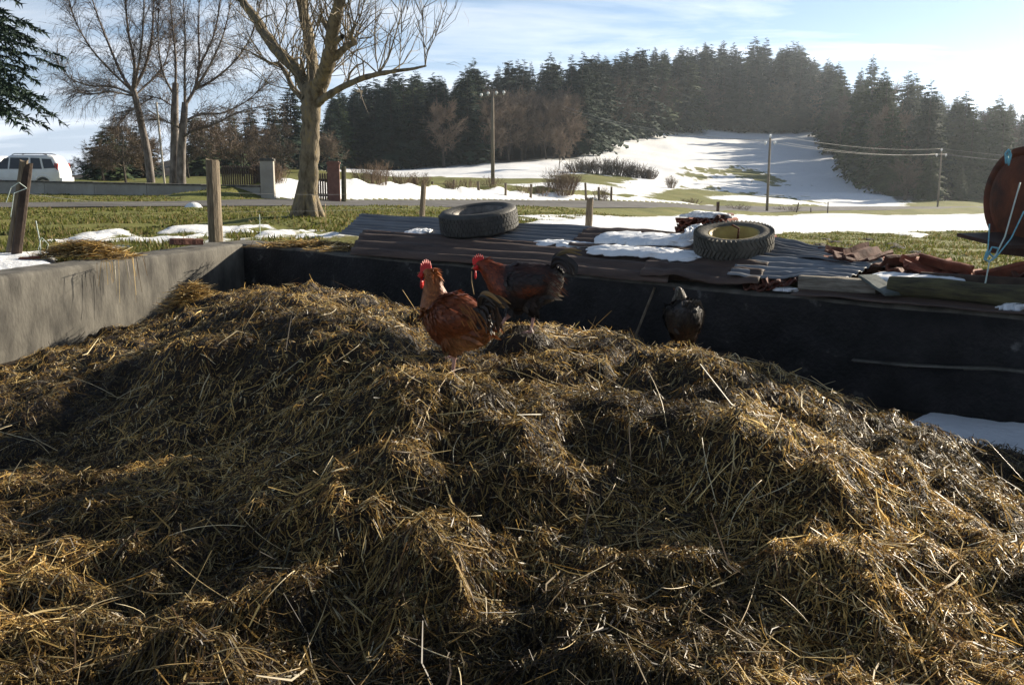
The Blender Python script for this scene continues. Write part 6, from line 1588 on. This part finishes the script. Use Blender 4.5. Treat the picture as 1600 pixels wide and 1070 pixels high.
for k in range(2): tail2.append((((-.18, .02 * k, .36), (-.21, .02 * k, .44), (-.28, .03 * k, .475 - .01 * k), (-.36, .03 * k, .468 - .02 * k)), .008, (.05, .04, .02), (.16, .12, .05)))
f2 = BIRD_FEET[1]; b2x, b2y = f2[0], f2[1] ; hd2 = math.atan2(.10, -1.0)
b2 = bird('rooster', 'black rooster with russet neck walking left behind the brown one', (b2x, b2y, hz(b2x, b2y) + .01), hd2, (.88, .80, .94), spine2,
     [{'pts': [(-.06, .05, .21), (-.045, .054, .165), (-.075, .05, .115), (-.055, .05, .006)], 'r': (.060, .045, .018, .010, .009)}, {'pts': [(.0, -.048, .21), (.055, -.05, .155), (.095, -.05, .085), (.16, -.05, .006)], 'r': (.060, .045, .018, .010, .009)}],
     col_black, tail2, .046, 4800, 8, (0, 1), wattle=.036, flen=(.035, .07), wing=[(.10, .092, .300), (.04, .112, .290), (-.04, .110, .275), (-.12, .082, .275), (-.17, .056, .285)], wing_r=.028, drape=40, drape_c=(.08, .03, .015))
st2 = P(738, 425, 5.5); hp2 = Vector((.31, .0, .372)) * .88; hp2 = Matrix.Rotation(hd2, 4, 'Z') @ hp2 + Vector((b2x, b2y, hz(b2x, b2y) + .01))
cable('straw_wisp', 'long thin straw hanging from the beak of the black rooster', [np.array(hp2), np.array(hp2) + [.0, -.01, -.06], np.array(hp2) + [.012, -.01, -.125]], .0025, 'stalk_1', 'straw', 0)
# ---- dark hen seen from behind
def col_hen(p, rn):
    n = rn.random(len(p)); c = mixc((.014, .013, .013), (.045, .036, .030), n)
    nk = sstep(.23, .28, p[:, 2]) * sstep(.02, .08, p[:, 0]); c = c * (1 - nk[:, None]) + nk[:, None] * mixc((.20, .17, .12), (.03, .025, .02), n)
    fl = (1 - sstep(.10, .17, p[:, 2])); c = c * (1 - fl[:, None]) + fl[:, None] * mixc((.10, .05, .025), (.03, .02, .015), n); return c
spine3 = [((-.165, 0, .265), .014, .018), ((-.145, 0, .245), .048, .054), ((-.10, 0, .205), .086, .098), ((-.03, 0, .180), .104, .116), ((.045, 0, .188), .096, .106), ((.09, 0, .225), .068, .074), ((.108, 0, .262), .047, .051), ((.118, 0, .295), .035, .038), ((.130, 0, .318), .028, .030), ((.148, 0, .326), .023, .024), ((.166, 0, .323), .010, .011)]
tail3 = [(((-.13, y, .255), (-.165, y * 1.4, .30), (-.195, y * 1.8, .325 - abs(y))), .014, (.02, .018, .016), (.05, .045, .04)) for y in (-.04, -.025, -.01, .005, .02, .035)]
f3 = BIRD_FEET[2]; b3x, b3y = f3[0], f3[1]
b3 = bird('hen', 'dark hen seen from behind near the dark wall at right', (b3x, b3y, hz(b3x, b3y) + .008), math.atan2(1.0, -.06), (.95, .86, 1.0), spine3,
     [{'pts': [(-.02, .045, .13), (-.01, .046, .10), (-.02, .045, .07), (-.01, .045, .006)], 'r': (.05, .038, .016, .009, .008)}, {'pts': [(-.02, -.045, .13), (.0, -.046, .10), (-.01, -.045, .07), (.0, -.045, .006)], 'r': (.05, .038, .016, .009, .008)}],
     col_hen, tail3, 0, 3600, 12, (0, 1), wattle=.012, flen=(.03, .06), wing=[(.05, .080, .215), (0, .096, .200), (-.06, .086, .200), (-.12, .054, .215)], wing_r=.025, drape=0, drape_c=(.02, .02, .02))
# ================================================================== winter haze
def haze():
    m = bpy.data.materials.new('haze'); m.use_nodes = True; n, l = m.node_tree.nodes, m.node_tree.links
    n.clear(); out = n.new('ShaderNodeOutputMaterial'); v = n.new('ShaderNodeVolumePrincipled')
    v.inputs['Color'].default_value = (.82, .91, 1.0, 1); v.inputs['Density'].default_value = HAZE_D; v.inputs['Anisotropy'].default_value = .72
    l.new(v.outputs[0], out.inputs['Volume'])
    mb = MB(); x0, x1, y0, y1, z0, z1 = -905, 905, -905, 905, HAZE_BOTTOM, 50
    mb.box(((x0 + x1) / 2, (y0 + y1) / 2, (z0 + z1) / 2), (x1 - x0, y1 - y0, z1 - z0))
    link('haze', mb.mesh('haze', [m]), kind='stuff', label='thin pale winter haze over the fields', cat='haze')
HAZE_BOTTOM = float(min(v.co.z for v in ground.data.vertices)) - 1.0
HAZE_D = .00030
haze()
